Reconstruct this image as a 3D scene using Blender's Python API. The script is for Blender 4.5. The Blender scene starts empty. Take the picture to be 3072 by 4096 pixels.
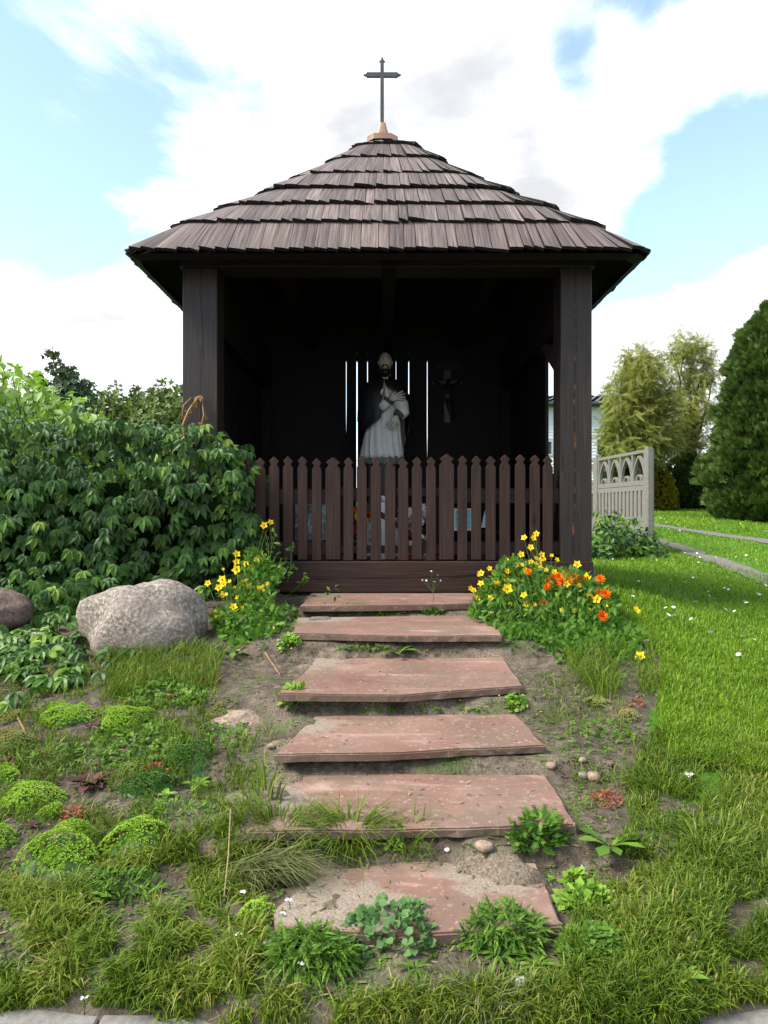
import bpy, bmesh, math, random
import numpy as np
from mathutils import Vector, Matrix
rng = np.random.default_rng(7)
random.seed(7)
R = math.radians
scene = bpy.context.scene
col = scene.collection

# ---------------------------------------------------------------- camera
EYE, F = 1.05, 2838.0          # eye height (m); focal length in photo pixels (3072 x 4096)
cam_d = bpy.data.cameras.new('camera')
cam = bpy.data.objects.new('camera', cam_d); col.objects.link(cam)
cam.location = (0, 0, EYE); cam.rotation_euler = (R(90), 0, 0)
cam_d.sensor_fit = 'HORIZONTAL'; cam_d.sensor_width = 36; cam_d.lens = 36 * F / 3072
cam_d.clip_start = 0.05; cam_d.clip_end = 2000
scene.camera = cam

# ---------------------------------------------------------------- sky, sun, exposure
SUN_DIR = Vector((-0.62, -0.26, 0.74)).normalized()      # towards the sun
EXPOSURE = 1.7
w = bpy.data.worlds.new('World'); scene.world = w; w.use_nodes = True
nt = w.node_tree; nt.nodes.clear()
def nd(nt, t, **kw):
    n = nt.nodes.new(t)
    for k, v in kw.items():
        if k.startswith('i_'):
            key = k[2:]
            n.inputs[int(key) if key.isdigit() else key.replace('_', ' ')].default_value = v
        else: setattr(n, k, v)
    return n
def math_n(nt, op, a, b=None, clamp=False):
    n = nt.nodes.new('ShaderNodeMath'); n.operation = op; n.use_clamp = clamp
    for i, v in enumerate((a, b)):
        if v is None: continue
        if hasattr(v, 'links'): nt.links.new(v, n.inputs[i])
        else: n.inputs[i].default_value = v
    return n.outputs[0]
sky = nd(nt, 'ShaderNodeTexSky', sky_type='NISHITA', sun_disc=False)
sky.sun_elevation = math.asin(SUN_DIR.z)
sky.sun_rotation = math.atan2(SUN_DIR.x, SUN_DIR.y)
sky.air_density = 1.0; sky.dust_density = 0.6; sky.ozone_density = 1.4
tc = nd(nt, 'ShaderNodeTexCoord')
sep = nd(nt, 'ShaderNodeSeparateXYZ'); nt.links.new(tc.outputs['Generated'], sep.inputs[0])
den = math_n(nt, 'ADD', math_n(nt, 'MAXIMUM', sep.outputs[2], 0.0), 0.22)
comb = nd(nt, 'ShaderNodeCombineXYZ')
nt.links.new(math_n(nt, 'DIVIDE', sep.outputs[0], den), comb.inputs[0])
nt.links.new(math_n(nt, 'DIVIDE', sep.outputs[1], den), comb.inputs[1])
comb.inputs[2].default_value = 3.7
n1 = nd(nt, 'ShaderNodeTexNoise', i_Scale=1.9, i_Detail=12.0, i_Roughness=0.6, i_Distortion=0.35)
nt.links.new(comb.outputs[0], n1.inputs['Vector'])
cover = math_n(nt, 'MULTIPLY', math_n(nt, 'SUBTRACT', n1.outputs[0], 0.5), 4.4)
cover = math_n(nt, 'ADD', cover, 0.5)
def blob(px, py, rad, amt):       # thins (amt < 0) or thickens the cloud round one direction of the sky
    global cover
    d = Vector(((px - 1536) / F, 1.0, (2048 - py) / F)).normalized()
    dist = nd(nt, 'ShaderNodeVectorMath', operation='DISTANCE')
    nt.links.new(tc.outputs['Generated'], dist.inputs[0]); dist.inputs[1].default_value = d
    mr = nd(nt, 'ShaderNodeMapRange', interpolation_type='SMOOTHSTEP', i_1=rad * 0.3, i_2=rad, i_3=amt, i_4=0.0)
    nt.links.new(dist.outputs['Value'], mr.inputs[0])
    cover = math_n(nt, 'ADD', cover, mr.outputs[0])
for b in [(250, 620, .24, -.95), (760, 560, .16, -.55), (60, 40, .12, -.5), (150, 260, .10, .55), (1150, 480, .07, -.45),
          (1100, 150, .34, .5), (1800, 400, .28, .7), (2400, 540, .09, -1.2), (2790, 800, .15, -1.0), (2720, 130, .09, -.6),
          (2950, 470, .1, -.55), (2620, 330, .13, .85), (2300, 700, .14, 1.0), (2250, 230, .06, -.5), (3000, 120, .12, .6), (620, 880, .08, .75), (2560, 960, .1, -.4),
          (250, 1250, .22, .7), (2900, 1150, .2, .6), (1200, 900, .12, -.25), (430, 1020, .12, -.3), (2330, 270, .05, -.45)]:
    blob(*b)
lowhaze = nd(nt, 'ShaderNodeMapRange', interpolation_type='SMOOTHSTEP', i_1=0.0, i_2=0.22, i_3=0.75, i_4=0.0)
nt.links.new(sep.outputs[2], lowhaze.inputs[0])
cover = math_n(nt, 'ADD', cover, lowhaze.outputs[0])
mask = nd(nt, 'ShaderNodeMapRange', interpolation_type='SMOOTHSTEP', i_1=0.02, i_2=0.95, i_3=0.06, i_4=1.0)
nt.links.new(cover, mask.inputs[0])
n2 = nd(nt, 'ShaderNodeTexNoise', i_Scale=2.6, i_Detail=7.0, i_Roughness=0.55); nt.links.new(comb.outputs[0], n2.inputs['Vector'])
shade = math_n(nt, 'ADD', math_n(nt, 'MULTIPLY', cover, .55), math_n(nt, 'MULTIPLY', math_n(nt, 'SUBTRACT', n2.outputs[0], .5), 2.2))
thick = nd(nt, 'ShaderNodeMapRange', interpolation_type='SMOOTHSTEP', i_1=0.32, i_2=1.3, i_3=0.0, i_4=1.0)
nt.links.new(shade, thick.inputs[0])
ccol = nd(nt, 'ShaderNodeMix', data_type='RGBA')
ccol.inputs[6].default_value = (0.52, 0.53, 0.545, 1); ccol.inputs[7].default_value = (0.255, 0.26, 0.272, 1)
nt.links.new(thick.outputs[0], ccol.inputs[0])
bg1 = nd(nt, 'ShaderNodeBackground', i_Strength=0.125); nt.links.new(sky.outputs[0], bg1.inputs[0])
bg2 = nd(nt, 'ShaderNodeBackground', i_Strength=1.0); nt.links.new(ccol.outputs[2], bg2.inputs[0])
mx = nd(nt, 'ShaderNodeMixShader'); nt.links.new(mask.outputs[0], mx.inputs[0])
nt.links.new(bg1.outputs[0], mx.inputs[1]); nt.links.new(bg2.outputs[0], mx.inputs[2])
wo = nd(nt, 'ShaderNodeOutputWorld'); nt.links.new(mx.outputs[0], wo.inputs[0])
sun_d = bpy.data.lights.new('sun', 'SUN'); sun_d.energy = 2.6; sun_d.angle = R(24); sun_d.color = (1.0, 0.95, 0.87)
sun = bpy.data.objects.new('sun', sun_d); col.objects.link(sun)
sun.rotation_euler = SUN_DIR.to_track_quat('Z', 'Y').to_euler(); sun.location = SUN_DIR * 30
vs = scene.view_settings
vs.view_transform = 'Standard'; vs.look = 'None'; vs.exposure = EXPOSURE; vs.gamma = 1.0; vs.use_curve_mapping = False
scene.cycles.max_bounces = 8; scene.cycles.transparent_max_bounces = 8

# ---------------------------------------------------------------- helpers
def tag(o, label=None, cat=None, group=None, kind=None):
    if label: o['label'] = label
    if cat: o['category'] = cat
    if group: o['group'] = group
    if kind: o['kind'] = kind
    return o
def empty(name, loc=(0, 0, 0)):
    o = bpy.data.objects.new(name, None); col.objects.link(o); o.location = loc; o.empty_display_size = .1
    return o
def world_of(p):
    m_ = p.matrix_parent_inverse @ p.matrix_basis if p.parent else p.matrix_basis
    return world_of(p.parent) @ m_ if p.parent else m_.copy()
def put(name, me, m=None, parent=None, smooth=False):
    o = bpy.data.objects.new(name, me); col.objects.link(o)
    if m is not None and len(me.materials) == 0: me.materials.append(m)
    if parent is not None:
        o.parent = parent
        o.matrix_parent_inverse = world_of(parent).inverted()      # meshes are written in world coordinates
    if smooth: me.polygons.foreach_set('use_smooth', [True] * len(me.polygons))
    return o
def mesh_np(name, V, Fc, rnd=None, smooth=False, uv=None):
    V = np.asarray(V, np.float32); Fc = np.asarray(Fc, np.int32); k = Fc.shape[1]
    me = bpy.data.meshes.new(name)
    me.vertices.add(len(V)); me.vertices.foreach_set('co', V.ravel())
    me.loops.add(Fc.size); me.loops.foreach_set('vertex_index', Fc.ravel())
    me.polygons.add(len(Fc)); me.polygons.foreach_set('loop_start', np.arange(0, Fc.size, k, dtype=np.int32))
    me.polygons.foreach_set('use_smooth', np.full(len(Fc), bool(smooth)))
    me.update(calc_edges=True)
    if rnd is not None:
        a = me.attributes.new('rnd', 'FLOAT', 'POINT'); a.data.foreach_set('value', np.asarray(rnd, np.float32))
    if uv is not None:
        l = me.uv_layers.new(name='UVMap'); l.data.foreach_set('uv', np.asarray(uv, np.float32)[Fc.ravel()].ravel())
    return me
def mesh_py(name, V, Fs, smooth=False, rnd=None):
    me = bpy.data.meshes.new(name); me.from_pydata([tuple(v) for v in V], [], Fs); me.update()
    if smooth: me.polygons.foreach_set('use_smooth', [True] * len(me.polygons))
    if rnd is not None:
        a = me.attributes.new('rnd', 'FLOAT', 'POINT'); a.data.foreach_set('value', np.full(len(V), rnd, np.float32))
    return me
def norm(a): return a / np.maximum(np.linalg.norm(a, axis=-1, keepdims=True), 1e-9)
def frames(along, nrm):
    y = norm(np.asarray(along, float)); z = np.asarray(nrm, float)
    z = norm(z - (z * y).sum(-1, keepdims=True) * y); x = np.cross(y, z)
    return np.stack([x, y, z], -1)
def scatter(tmpl, pos, M, scale, rnd):
    """join copies of a template (V, triangles): returns V, F, rnd per vertex"""
    tv, tf = tmpl[:2]; n = len(pos)
    scale = np.asarray(scale, float).reshape(n, 1, -1)
    V = np.einsum('nij,nkj->nki', M, np.broadcast_to(tv[None], (n,) + tv.shape) * scale) + np.asarray(pos)[:, None, :]
    Fc = tf[None] + (np.arange(n) * len(tv))[:, None, None]
    r_ = np.repeat(rnd, len(tv)) if len(tmpl) < 3 else np.clip((np.asarray(rnd)[:, None] + tmpl[2][None] * rng.uniform(.3, 1.6, (n, 1))).ravel(), 0, 1)
    return V.reshape(-1, 3), Fc.reshape(-1, 3), r_
def cat_parts(L):
    off = 0; Vs, Fs, Rs = [], [], []
    for V, Fc, r in L:
        Vs.append(V); Fs.append(np.asarray(Fc) + off); Rs.append(r); off += len(V)
    return np.concatenate(Vs), np.concatenate(Fs), np.concatenate(Rs)
def rand_unit(n):
    return norm(rng.normal(size=(n, 3)))
def ss(a, b, x):
    t = np.clip((np.asarray(x, float) - a) / (b - a), 0, 1); return t * t * (3 - 2 * t)
_tab = np.random.default_rng(3).random((256, 256))
def vn(x, y):
    x = np.asarray(x, float); y = np.asarray(y, float)
    xi = np.floor(x).astype(int); yi = np.floor(y).astype(int); fx = x - xi; fy = y - yi
    fx = fx * fx * (3 - 2 * fx); fy = fy * fy * (3 - 2 * fy)
    g = lambda a, b: _tab[a & 255, b & 255]
    return (g(xi, yi) * (1 - fx) + g(xi + 1, yi) * fx) * (1 - fy) + (g(xi, yi + 1) * (1 - fx) + g(xi + 1, yi + 1) * fx) * fy - .5
def tube(pts, rads, n=8, cap=True, squash=None):
    pts = [Vector(p) for p in pts]; V = []; Fs = []
    up = Vector((0, 0, 1)); prev = None
    for i, p in enumerate(pts):
        t = (pts[min(i + 1, len(pts) - 1)] - pts[max(i - 1, 0)]).normalized()
        if prev is None:
            a = t.cross(up if abs(t.z) < .9 else Vector((1, 0, 0))).normalized()
        else: a = (prev - t * prev.dot(t)).normalized()
        prev = a; b = t.cross(a)
        for k in range(n):
            th = 2 * math.pi * k / n
            V.append(p + (a * math.cos(th) + b * math.sin(th)) * rads[i])
    for i in range(len(pts) - 1):
        for k in range(n):
            a0 = i * n + k; a1 = i * n + (k + 1) % n
            Fs.append((a0, a1, a1 + n, a0 + n))
    if cap:
        Fs.append(tuple(range(n - 1, -1, -1))); Fs.append(tuple(range((len(pts) - 1) * n, len(pts) * n)))
    return [tuple(v) for v in V], Fs
class MB:
    def __init__(s): s.V = []; s.F = []
    def add(s, V, Fs):
        o = len(s.V); s.V += [tuple(v) for v in V]; s.F += [tuple(i + o for i in f) for f in Fs]; return s
    def tube(s, *a, **k): return s.add(*tube(*a, **k))
    def box(s, x0, x1, y0, y1, z0, z1):
        V = [(x, y, z) for z in (z0, z1) for y in (y0, y1) for x in (x0, x1)]
        return s.add(V, [(0, 2, 3, 1), (4, 5, 7, 6), (0, 1, 5, 4), (2, 6, 7, 3), (0, 4, 6, 2), (1, 3, 7, 5)])
    def prism(s, poly, vec):      # closed polygon of 3-D points extruded along vec
        n = len(poly); vec = Vector(vec); P = [Vector(p) for p in poly]
        V = P + [p + vec for p in P]
        return s.add(V, [tuple(range(n - 1, -1, -1)), tuple(range(n, 2 * n))] + [(i, (i + 1) % n, (i + 1) % n + n, i + n) for i in range(n)])
    def ball(s, c, r, nu=12, nv=8):
        r = (r, r, r) if not hasattr(r, '__len__') else r; V = []; Fs = []
        for j in range(nv + 1):
            ph = math.pi * j / nv
            for i in range(nu):
                th = 2 * math.pi * i / nu
                V.append((c[0] + r[0] * math.sin(ph) * math.cos(th), c[1] + r[1] * math.sin(ph) * math.sin(th), c[2] + r[2] * math.cos(ph)))
        for j in range(nv):
            for i in range(nu):
                Fs.append((j * nu + i, (j + 1) * nu + i, (j + 1) * nu + (i + 1) % nu, j * nu + (i + 1) % nu))
        return s.add(V, Fs)
    def build(s, name, m, parent=None, smooth=False, bevel=0):
        me = mesh_py(name, s.V, s.F, smooth)
        bm = bmesh.new(); bm.from_mesh(me)
        bmesh.ops.remove_doubles(bm, verts=bm.verts, dist=1e-6)
        bmesh.ops.recalc_face_normals(bm, faces=bm.faces)
        if bevel: bmesh.ops.bevel(bm, geom=list(bm.edges), offset=bevel, segments=1, affect='EDGES')
        bm.to_mesh(me); bm.free()
        if smooth: me.polygons.foreach_set('use_smooth', [True] * len(me.polygons))
        return put(name, me, m, parent)
def uv_along(o, axis, seed=None):
    """UVs of a board: u runs along its length, v across; an own offset for every board"""
    me = o.data; l = me.uv_layers.new(name='UVMap'); r = random.Random(seed)
    ou, ov = r.uniform(0, 40), r.uniform(0, 40)
    ax = Vector(axis).normalized(); up = Vector((0, 0, 1)) if abs(ax.z) < .8 else Vector((0, 1, 0))
    s1 = ax.cross(up).normalized(); s2 = ax.cross(s1)
    uv = np.empty((len(me.loops), 2), np.float32)
    for p in me.polygons:
        c = s2 if abs(p.normal.dot(s1)) > abs(p.normal.dot(s2)) else s1
        for li in p.loop_indices:
            co = me.vertices[me.loops[li].vertex_index].co
            uv[li] = (co.dot(ax) + ou, co.dot(c) + ov)
    l.data.foreach_set('uv', uv.ravel())
    return o
def beam(name, b, axis, m, parent, bevel=.004):
    o = MB().box(*b).build(name, m, parent, bevel=bevel)
    return uv_along(o, axis, repr(b))

# ---------------------------------------------------------------- materials
def new_mat(name):
    m = bpy.data.materials.new(name); m.use_nodes = True; t = m.node_tree; t.nodes.clear()
    out = nd(t, 'ShaderNodeOutputMaterial'); p = nd(t, 'ShaderNodeBsdfPrincipled')
    t.links.new(p.outputs[0], out.inputs[0])
    return m, t, p, out
def ramp(t, src, stops):
    r = nd(t, 'ShaderNodeValToRGB'); e = r.color_ramp.elements
    while len(e) < len(stops): e.new(.5)
    for q, (ps, c) in zip(e, stops): q.position = ps; q.color = tuple(c) + (1,)
    t.links.new(src, r.inputs[0]); return r.outputs[0]
def noise(t, vec, scale, detail=5, rough=.55, dist=0):
    n = nd(t, 'ShaderNodeTexNoise', i_Scale=scale, i_Detail=detail, i_Roughness=rough, i_Distortion=dist)
    if vec is not None: t.links.new(vec, n.inputs['Vector'])
    return n.outputs[0]
def mapping(t, vec, scale, loc=(0, 0, 0)):
    mp = nd(t, 'ShaderNodeMapping'); mp.inputs['Scale'].default_value = scale; mp.inputs['Location'].default_value = loc
    t.links.new(vec, mp.inputs['Vector']); return mp.outputs[0]
def mixc(t, fac, a, b, mode='MIX'):
    n = nd(t, 'ShaderNodeMix', data_type='RGBA', blend_type=mode)
    for i, v in ((0, fac), (6, a), (7, b)):
        if hasattr(v, 'links'): t.links.new(v, n.inputs[i])
        elif i: n.inputs[i].default_value = tuple(v) + (1,)
        else: n.inputs[i].default_value = v
    return n.outputs[2]
def bump(t, p, h, strength=.4, dist=.01):
    b = nd(t, 'ShaderNodeBump', i_Strength=strength, i_Distance=dist)
    t.links.new(h, b.inputs['Height']); t.links.new(b.outputs[0], p.inputs['Normal'])
def wood(name, dark, mid, light, rough=.55, streak=(3, 70, 1), knots=True, spec=.4, gain=.5, per=False):
    m, t, p, _ = new_mat(name)
    uv = nd(t, 'ShaderNodeUVMap').outputs[0]
    g = noise(t, mapping(t, uv, streak), 1.0, 6, .62, .4)
    big = noise(t, mapping(t, uv, (1.2, 5, 1)), 1.0, 3)
    c = ramp(t, g, [(.28, dark), (.52, mid), (.78, light)])
    c = mixc(t, .55, c, ramp(t, big, [(.3, (.5, .5, .5)), (.7, (1.1, 1.08, 1.06))]), 'MULTIPLY')
    if per:       # every shingle has its own tone
        c = mixc(t, 1.0, c, ramp(t, nd(t, 'ShaderNodeAttribute', attribute_name='rnd').outputs['Fac'], [(0, (.42, .39, .38)), (.5, (.9, .86, .84)), (1, (1.35, 1.3, 1.26))]), 'MULTIPLY')
    if knots:
        v = nd(t, 'ShaderNodeTexVoronoi', i_Scale=1.0); t.links.new(mapping(t, uv, (2.2, 7, 1)), v.inputs['Vector'])
        c = mixc(t, ramp(t, v.outputs['Distance'], [(.07, (1, 1, 1)), (.16, (0, 0, 0))]), c, tuple(x * .45 for x in dark))
    t.links.new(c, p.inputs['Base Color'])
    rr = nd(t, 'ShaderNodeMapRange', i_3=rough - .1, i_4=rough + .15); t.links.new(g, rr.inputs[0]); t.links.new(rr.outputs[0], p.inputs['Roughness'])
    p.inputs['Specular IOR Level'].default_value = spec
    bump(t, p, g, gain, .004)
    return m
M = {}
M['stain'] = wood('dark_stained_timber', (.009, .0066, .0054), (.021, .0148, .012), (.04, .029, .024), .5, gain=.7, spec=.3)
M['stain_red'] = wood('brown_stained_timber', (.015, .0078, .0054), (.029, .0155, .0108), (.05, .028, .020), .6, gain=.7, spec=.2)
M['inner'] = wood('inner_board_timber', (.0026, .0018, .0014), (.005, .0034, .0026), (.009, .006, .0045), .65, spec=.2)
M['shingle'] = wood('weathered_shingle_wood', (.038, .029, .025), (.135, .106, .094), (.27, .225, .205), .55, (3, 75, 1), False, .4, .25, True)
def leaf_mat(name, stops, rough=.42, trans=.3, spec=.5, tint=(1.1, 1.25, .5)):
    m, t, p, out = new_mat(name)
    a = nd(t, 'ShaderNodeAttribute', attribute_name='rnd')
    geo = nd(t, 'ShaderNodeNewGeometry')
    n = noise(t, geo.outputs['Position'], 9.0, 2)
    v = math_n(t, 'ADD', math_n(t, 'MULTIPLY', a.outputs['Fac'], .8), math_n(t, 'MULTIPLY', n, .2))
    c = ramp(t, v, stops)
    t.links.new(c, p.inputs['Base Color']); p.inputs['Roughness'].default_value = rough; p.inputs['Specular IOR Level'].default_value = spec
    tr = nd(t, 'ShaderNodeBsdfTranslucent'); t.links.new(mixc(t, 1.0, c, tint, 'MULTIPLY'), tr.inputs[0])
    ms = nd(t, 'ShaderNodeMixShader', i_0=trans)
    t.links.new(p.outputs[0], ms.inputs[1]); t.links.new(tr.outputs[0], ms.inputs[2]); t.links.new(ms.outputs[0], out.inputs[0])
    return m
def plain(name, c, rough=.6, spec=.5, metal=0, var=.25, scale=30, bmp=.2):
    m, t, p, _ = new_mat(name)
    tcn = nd(t, 'ShaderNodeTexCoord'); n = noise(t, tcn.outputs['Object'], scale, 5)
    t.links.new(ramp(t, n, [(.25, tuple(x * (1 - var) for x in c)), (.75, tuple(min(1, x * (1 + var)) for x in c))]), p.inputs['Base Color'])
    p.inputs['Roughness'].default_value = rough; p.inputs['Specular IOR Level'].default_value = spec; p.inputs['Metallic'].default_value = metal
    if bmp: bump(t, p, n, bmp, .004)
    return m
M['vine'] = leaf_mat('creeper_leaf', [(.0, (.012, .038, .008)), (.4, (.030, .082, .012)), (.72, (.072, .155, .018)), (.92, (.16, .25, .028)), (1.0, (.22, .12, .03))], .42, .22, .25)
M['stem'] = plain('green_stem', (.10, .075, .03), .6)
M['straw'] = plain('dry_straw', (.42, .33, .17), .7)
M['bark'] = plain('bark', (.075, .055, .04), .9, .2, 0, .4, 12, .6)
M['grass'] = leaf_mat('grass_blade', [(.0, (.032, .07, .007)), (.38, (.082, .14, .011)), (.66, (.145, .20, .02)), (.85, (.24, .245, .055)), (1.0, (.40, .31, .15))], .5, .3, .2)
M['lawn'] = leaf_mat('lawn_blade', [(.0, (.055, .12, .008)), (.5, (.12, .215, .011)), (.85, (.20, .30, .02)), (1.0, (.30, .32, .05))], .5, .32, .2)
M['drygrass'] = leaf_mat('dry_grass_blade', [(.0, (.05, .085, .02)), (.5, (.13, .14, .05)), (1.0, (.3, .25, .13))], .6, .2, .2)
M['fern'] = leaf_mat('feathery_leaf', [(.0, (.03, .085, .014)), (.5, (.075, .175, .02)), (1.0, (.14, .27, .03))], .5, .35, .2)
M['weed'] = leaf_mat('weed_leaf', [(.0, (.035, .085, .012)), (.5, (.075, .155, .018)), (1.0, (.145, .25, .03))], .55, .25, .15)
M['limeweed'] = leaf_mat('lime_leaf', [(.0, (.1, .21, .02)), (1.0, (.22, .36, .04))], .45, .3, .4)
M['mallow'] = leaf_mat('mallow_leaf', [(.0, (.05, .115, .035)), (1.0, (.105, .2, .06))], .6, .2, .15)
M['yellow'] = leaf_mat('yellow_petal', [(.0, (.78, .48, .0)), (1.0, (.85, .62, .005))], .5, .25, .2, (1, .9, .2))
M['orange'] = leaf_mat('orange_petal', [(.0, (.75, .12, .0)), (1.0, (.85, .24, .005))], .5, .2, .2, (1, .6, .1))
M['whitepet'] = leaf_mat('white_petal', [(.0, (.72, .72, .70)), (1.0, (.82, .82, .82))], .5, .25, .2, (1, 1, 1))
M['pink'] = leaf_mat('pink_petal', [(.0, (.55, .2, .35)), (1.0, (.75, .5, .6))], .5, .25, .2, (1, .8, .9))
M['redpet'] = leaf_mat('red_petal', [(.0, (.5, .03, .01)), (1.0, (.75, .1, .02))], .5, .2, .2, (1, .4, .2))
M['flowereye'] = plain('flower_centre', (.35, .16, .01), .7)
M['concrete'] = plain('cast_concrete', (.15, .142, .122), .85, .3, 0, .2, 22, .35)
M['copper'] = plain('copper_sheet', (.30, .19, .13), .45, .5, 1, .25, 15, .05)
M['iron'] = plain('painted_iron', (.035, .037, .038), .5, .4, 0, .3, 40, .2)

# ================================================================ GROUND
CP = ([0, 1.455, 1.50, 1.6, 1.9, 2.3, 2.7, 3.33, 3.96, 4.5, 7.5, 10, 12, 15, 20, 26, 40, 90, 400],
      [-.02, -.02, .03, .085, .145, .225, .305, .395, .48, .53, .53, .45, .42, .6, .93, 1.38, 1.8, 2.1, 2.3])
RP = ([0, 1.455, 1.50, 2.3, 3.5, 5, 8, 11, 12, 15, 20, 26, 40, 90, 400],
      [-.02, -.02, .03, .175, .31, .37, .36, .37, .41, .6, .93, 1.38, 1.8, 2.1, 2.3])
SP = ([1.46, 1.53, 1.57, 1.85, 1.905, 2.24, 2.31, 2.65, 2.725, 3.27, 3.36, 3.89, 3.985, 4.5, 4.6],
      [.03, .085, .100, .112, .178, .190, .253, .262, .338, .350, .440, .452, .502, .505, .52])
DRIFT = []          # low drifts of sand that lap over the slabs: (x, y, radius, height)
def T(x, y):
    x = np.asarray(x, float); y = np.asarray(y, float); sc = x.ndim == 0
    if sc: x = x[None]; y = y[None]
    y = y + .07 * ss(-.42, -.25, x) * (1 - ss(.55, .7, x)) * (1 - ss(1.42, 1.62, y))
    c = np.interp(y, *CP); r = np.interp(y, *RP)
    x0 = np.interp(y, [1.5, 2.5, 3.5, 4.5, 7.5, 12], [.75, .8, .95, 1.42, 1.45, 1.5])
    z = c + (r - c) * ss(x0, x0 + np.interp(y, [2, 4.5, 7], [.8, .9, 1.6]), x)
    cor = ss(-.74, -.56, x) * (1 - ss(.66, .82, x)) * ss(1.42, 1.5, y) * (1 - ss(4.45, 4.6, y))
    z = z + (np.interp(y, *SP) - z) * cor
    near = (1 - ss(4.2, 6.5, y)) * ss(1.44, 1.6, y)
    off = 1 - cor * .75
    z = z + near * off * (vn(x * 4.1, y * 4.1) * .030 + vn(x * 11 + 9, y * 11) * .014) + near * (vn(x * 31, y * 31 + 5) * .007)
    k = np.nonzero((y > 1.4) & (y < 4.7) & (np.abs(x) < 1.2))
    if DRIFT and len(k[0]):
        xk, yk = x[k], y[k]; nk = vn(xk * 26, yk * 26) * .5 + vn(xk * 60, yk * 60) * .25; add = np.zeros(xk.shape)
        for (bx_, by_, br_, bh_) in DRIFT: add += bh_ * np.sqrt(np.clip(1 - np.sqrt((xk - bx_) ** 2 + ((yk - by_) * 1.3) ** 2) / br_ - nk, 0, 1)) * (np.abs(xk - bx_) < br_ * 1.6)
        z[k] += add
    z = z + ss(6, 12, y) * vn(x * .35, y * .35) * .10
    z = z + ss(18, 40, y) * vn(x * .05 + 3, y * .05) * .5
    return z[0] if sc else z
def hit(px, py):
    """depth at which the rays through photo pixels meet the ground"""
    px = np.asarray(px, float); py = np.asarray(py, float); k = (px - 1536) / F; s_ = (py - 2048) / F
    lo = np.full(px.shape, 1.25); hi = lo.copy(); done = np.zeros(px.shape, bool)
    for d in np.geomspace(1.25, 60, 150):
        z = EYE - s_ * d; new = ~done & (z <= T(k * d, np.full(px.shape, d)))
        hi = np.where(done, hi, d); lo = np.where(~done & ~new, d, lo); done |= new
        if done.all(): break
    for _ in range(9):
        m_ = (lo + hi) / 2; b_ = EYE - s_ * m_ <= T(k * m_, m_); hi = np.where(b_, m_, hi); lo = np.where(b_, lo, m_)
    return hi
def gps(px, py):
    d = hit(px, py); x = (np.asarray(px, float) - 1536) / F * d
    return np.stack([x, d, T(x, d)], -1)
def gp(px, py):
    """the ground point that photo pixel (px, py) looks at"""
    return Vector(gps([px], [py])[0])
def at(px, py, d): return Vector(((px - 1536) / F * d, d, EYE + (2048 - py) / F * d))
def pix(P):
    P = np.asarray(P, float)
    return 1536 + P[..., 0] / P[..., 1] * F, 2048 - (P[..., 2] - EYE) / P[..., 1] * F
def onz(px, py, z):
    d = (EYE - z) * F / (py - 2048); return Vector(((px - 1536) / F * d, d, z))
def poly_in(px, py, poly):
    inside = np.zeros(np.shape(px), bool); n = len(poly); j = n - 1
    for i in range(n):
        xi, yi = poly[i]; xj, yj = poly[j]
        c = ((yi > py) != (yj > py)) & (px < (xj - xi) * (py - yi) / (yj - yi + 1e-12) + xi)
        inside ^= c; j = i
    return inside

DRIFT += [(onz(a_, b_, z_).x, onz(a_, b_, z_).y, r_, h_) for a_, b_, z_, r_, h_ in [(1220, 3580, .132, .11, .028), (1440, 3620, .132, .09, .022), (1340, 3690, .132, .07, .024), (1620, 3700, .132, .07, .022), (1960, 3480, .132, .13, .034), (2080, 3500, .132, .09, .030), (1330, 3485, .132, .07, .033),
    (1040, 3190, .211, .12, .05), (1100, 3120, .211, .09, .045), (985, 3280, .211, .10, .05), (1190, 2890, .286, .08, .045), (1130, 2960, .286, .06, .04), (1225, 2660, .373, .07, .035), (1270, 2475, .475, .10, .036), (1190, 2500, .475, .05, .035), (1250, 2385, .536, .06, .045), (1500, 2855, .286, .06, .03), (1700, 2850, .286, .07, .035), (1550, 2628, .373, .06, .03), (1350, 2632, .373, .06, .035)]]
def grow(a, b, first, k):
    out = [a]; s = first
    while out[-1] < b: out.append(out[-1] + s); s *= k
    return out
xs = np.array(sorted(set(np.round(np.concatenate([np.arange(-2.3, 2.3, .021), grow(2.3, 400, .05, 1.13), -np.array(grow(2.3, 400, .05, 1.13))]), 4))))
ys = np.array(sorted(set(np.round(np.concatenate([np.arange(-6, 1.3, .6), np.arange(1.3, 4.7, .019), grow(4.7, 500, .05, 1.06)]), 4))))
gx, gy = np.meshgrid(xs, ys); gz = T(gx, gy)
GV = np.stack([gx, gy, gz], -1).reshape(-1, 3)
nx, ny = len(xs), len(ys)
i0 = (np.arange(ny - 1)[:, None] * nx + np.arange(nx - 1)[None]).ravel()
GF = np.stack([i0, i0 + 1, i0 + nx + 1, i0 + nx], -1)
gme = mesh_np('ground', GV, GF, smooth=True)
LAWN = [(2385, 2270), (2420, 2500), (2640, 2600), (2660, 2790), (2600, 2900), (2640, 3080), (2700, 3200), (3072, 3300), (20000, 3300), (20000, 1900), (2385, 1900)]
gpx, gpy = pix(np.where(GV[:, 1:2] > .5, GV, [[0, .5, 0]]))
wob = vn(GV[:, 0] * 9, GV[:, 1] * 9) * 260 / np.maximum(GV[:, 1], 1)
lw = (poly_in(gpx + wob, gpy, LAWN) & (GV[:, 1] > 1.5)) | (GV[:, 1] > 7.6) | ((GV[:, 0] < -2.2) & (GV[:, 1] > 4.6))
a = gme.attributes.new('lawn', 'FLOAT', 'POINT'); a.data.foreach_set('value', lw.astype(np.float32))
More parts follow.
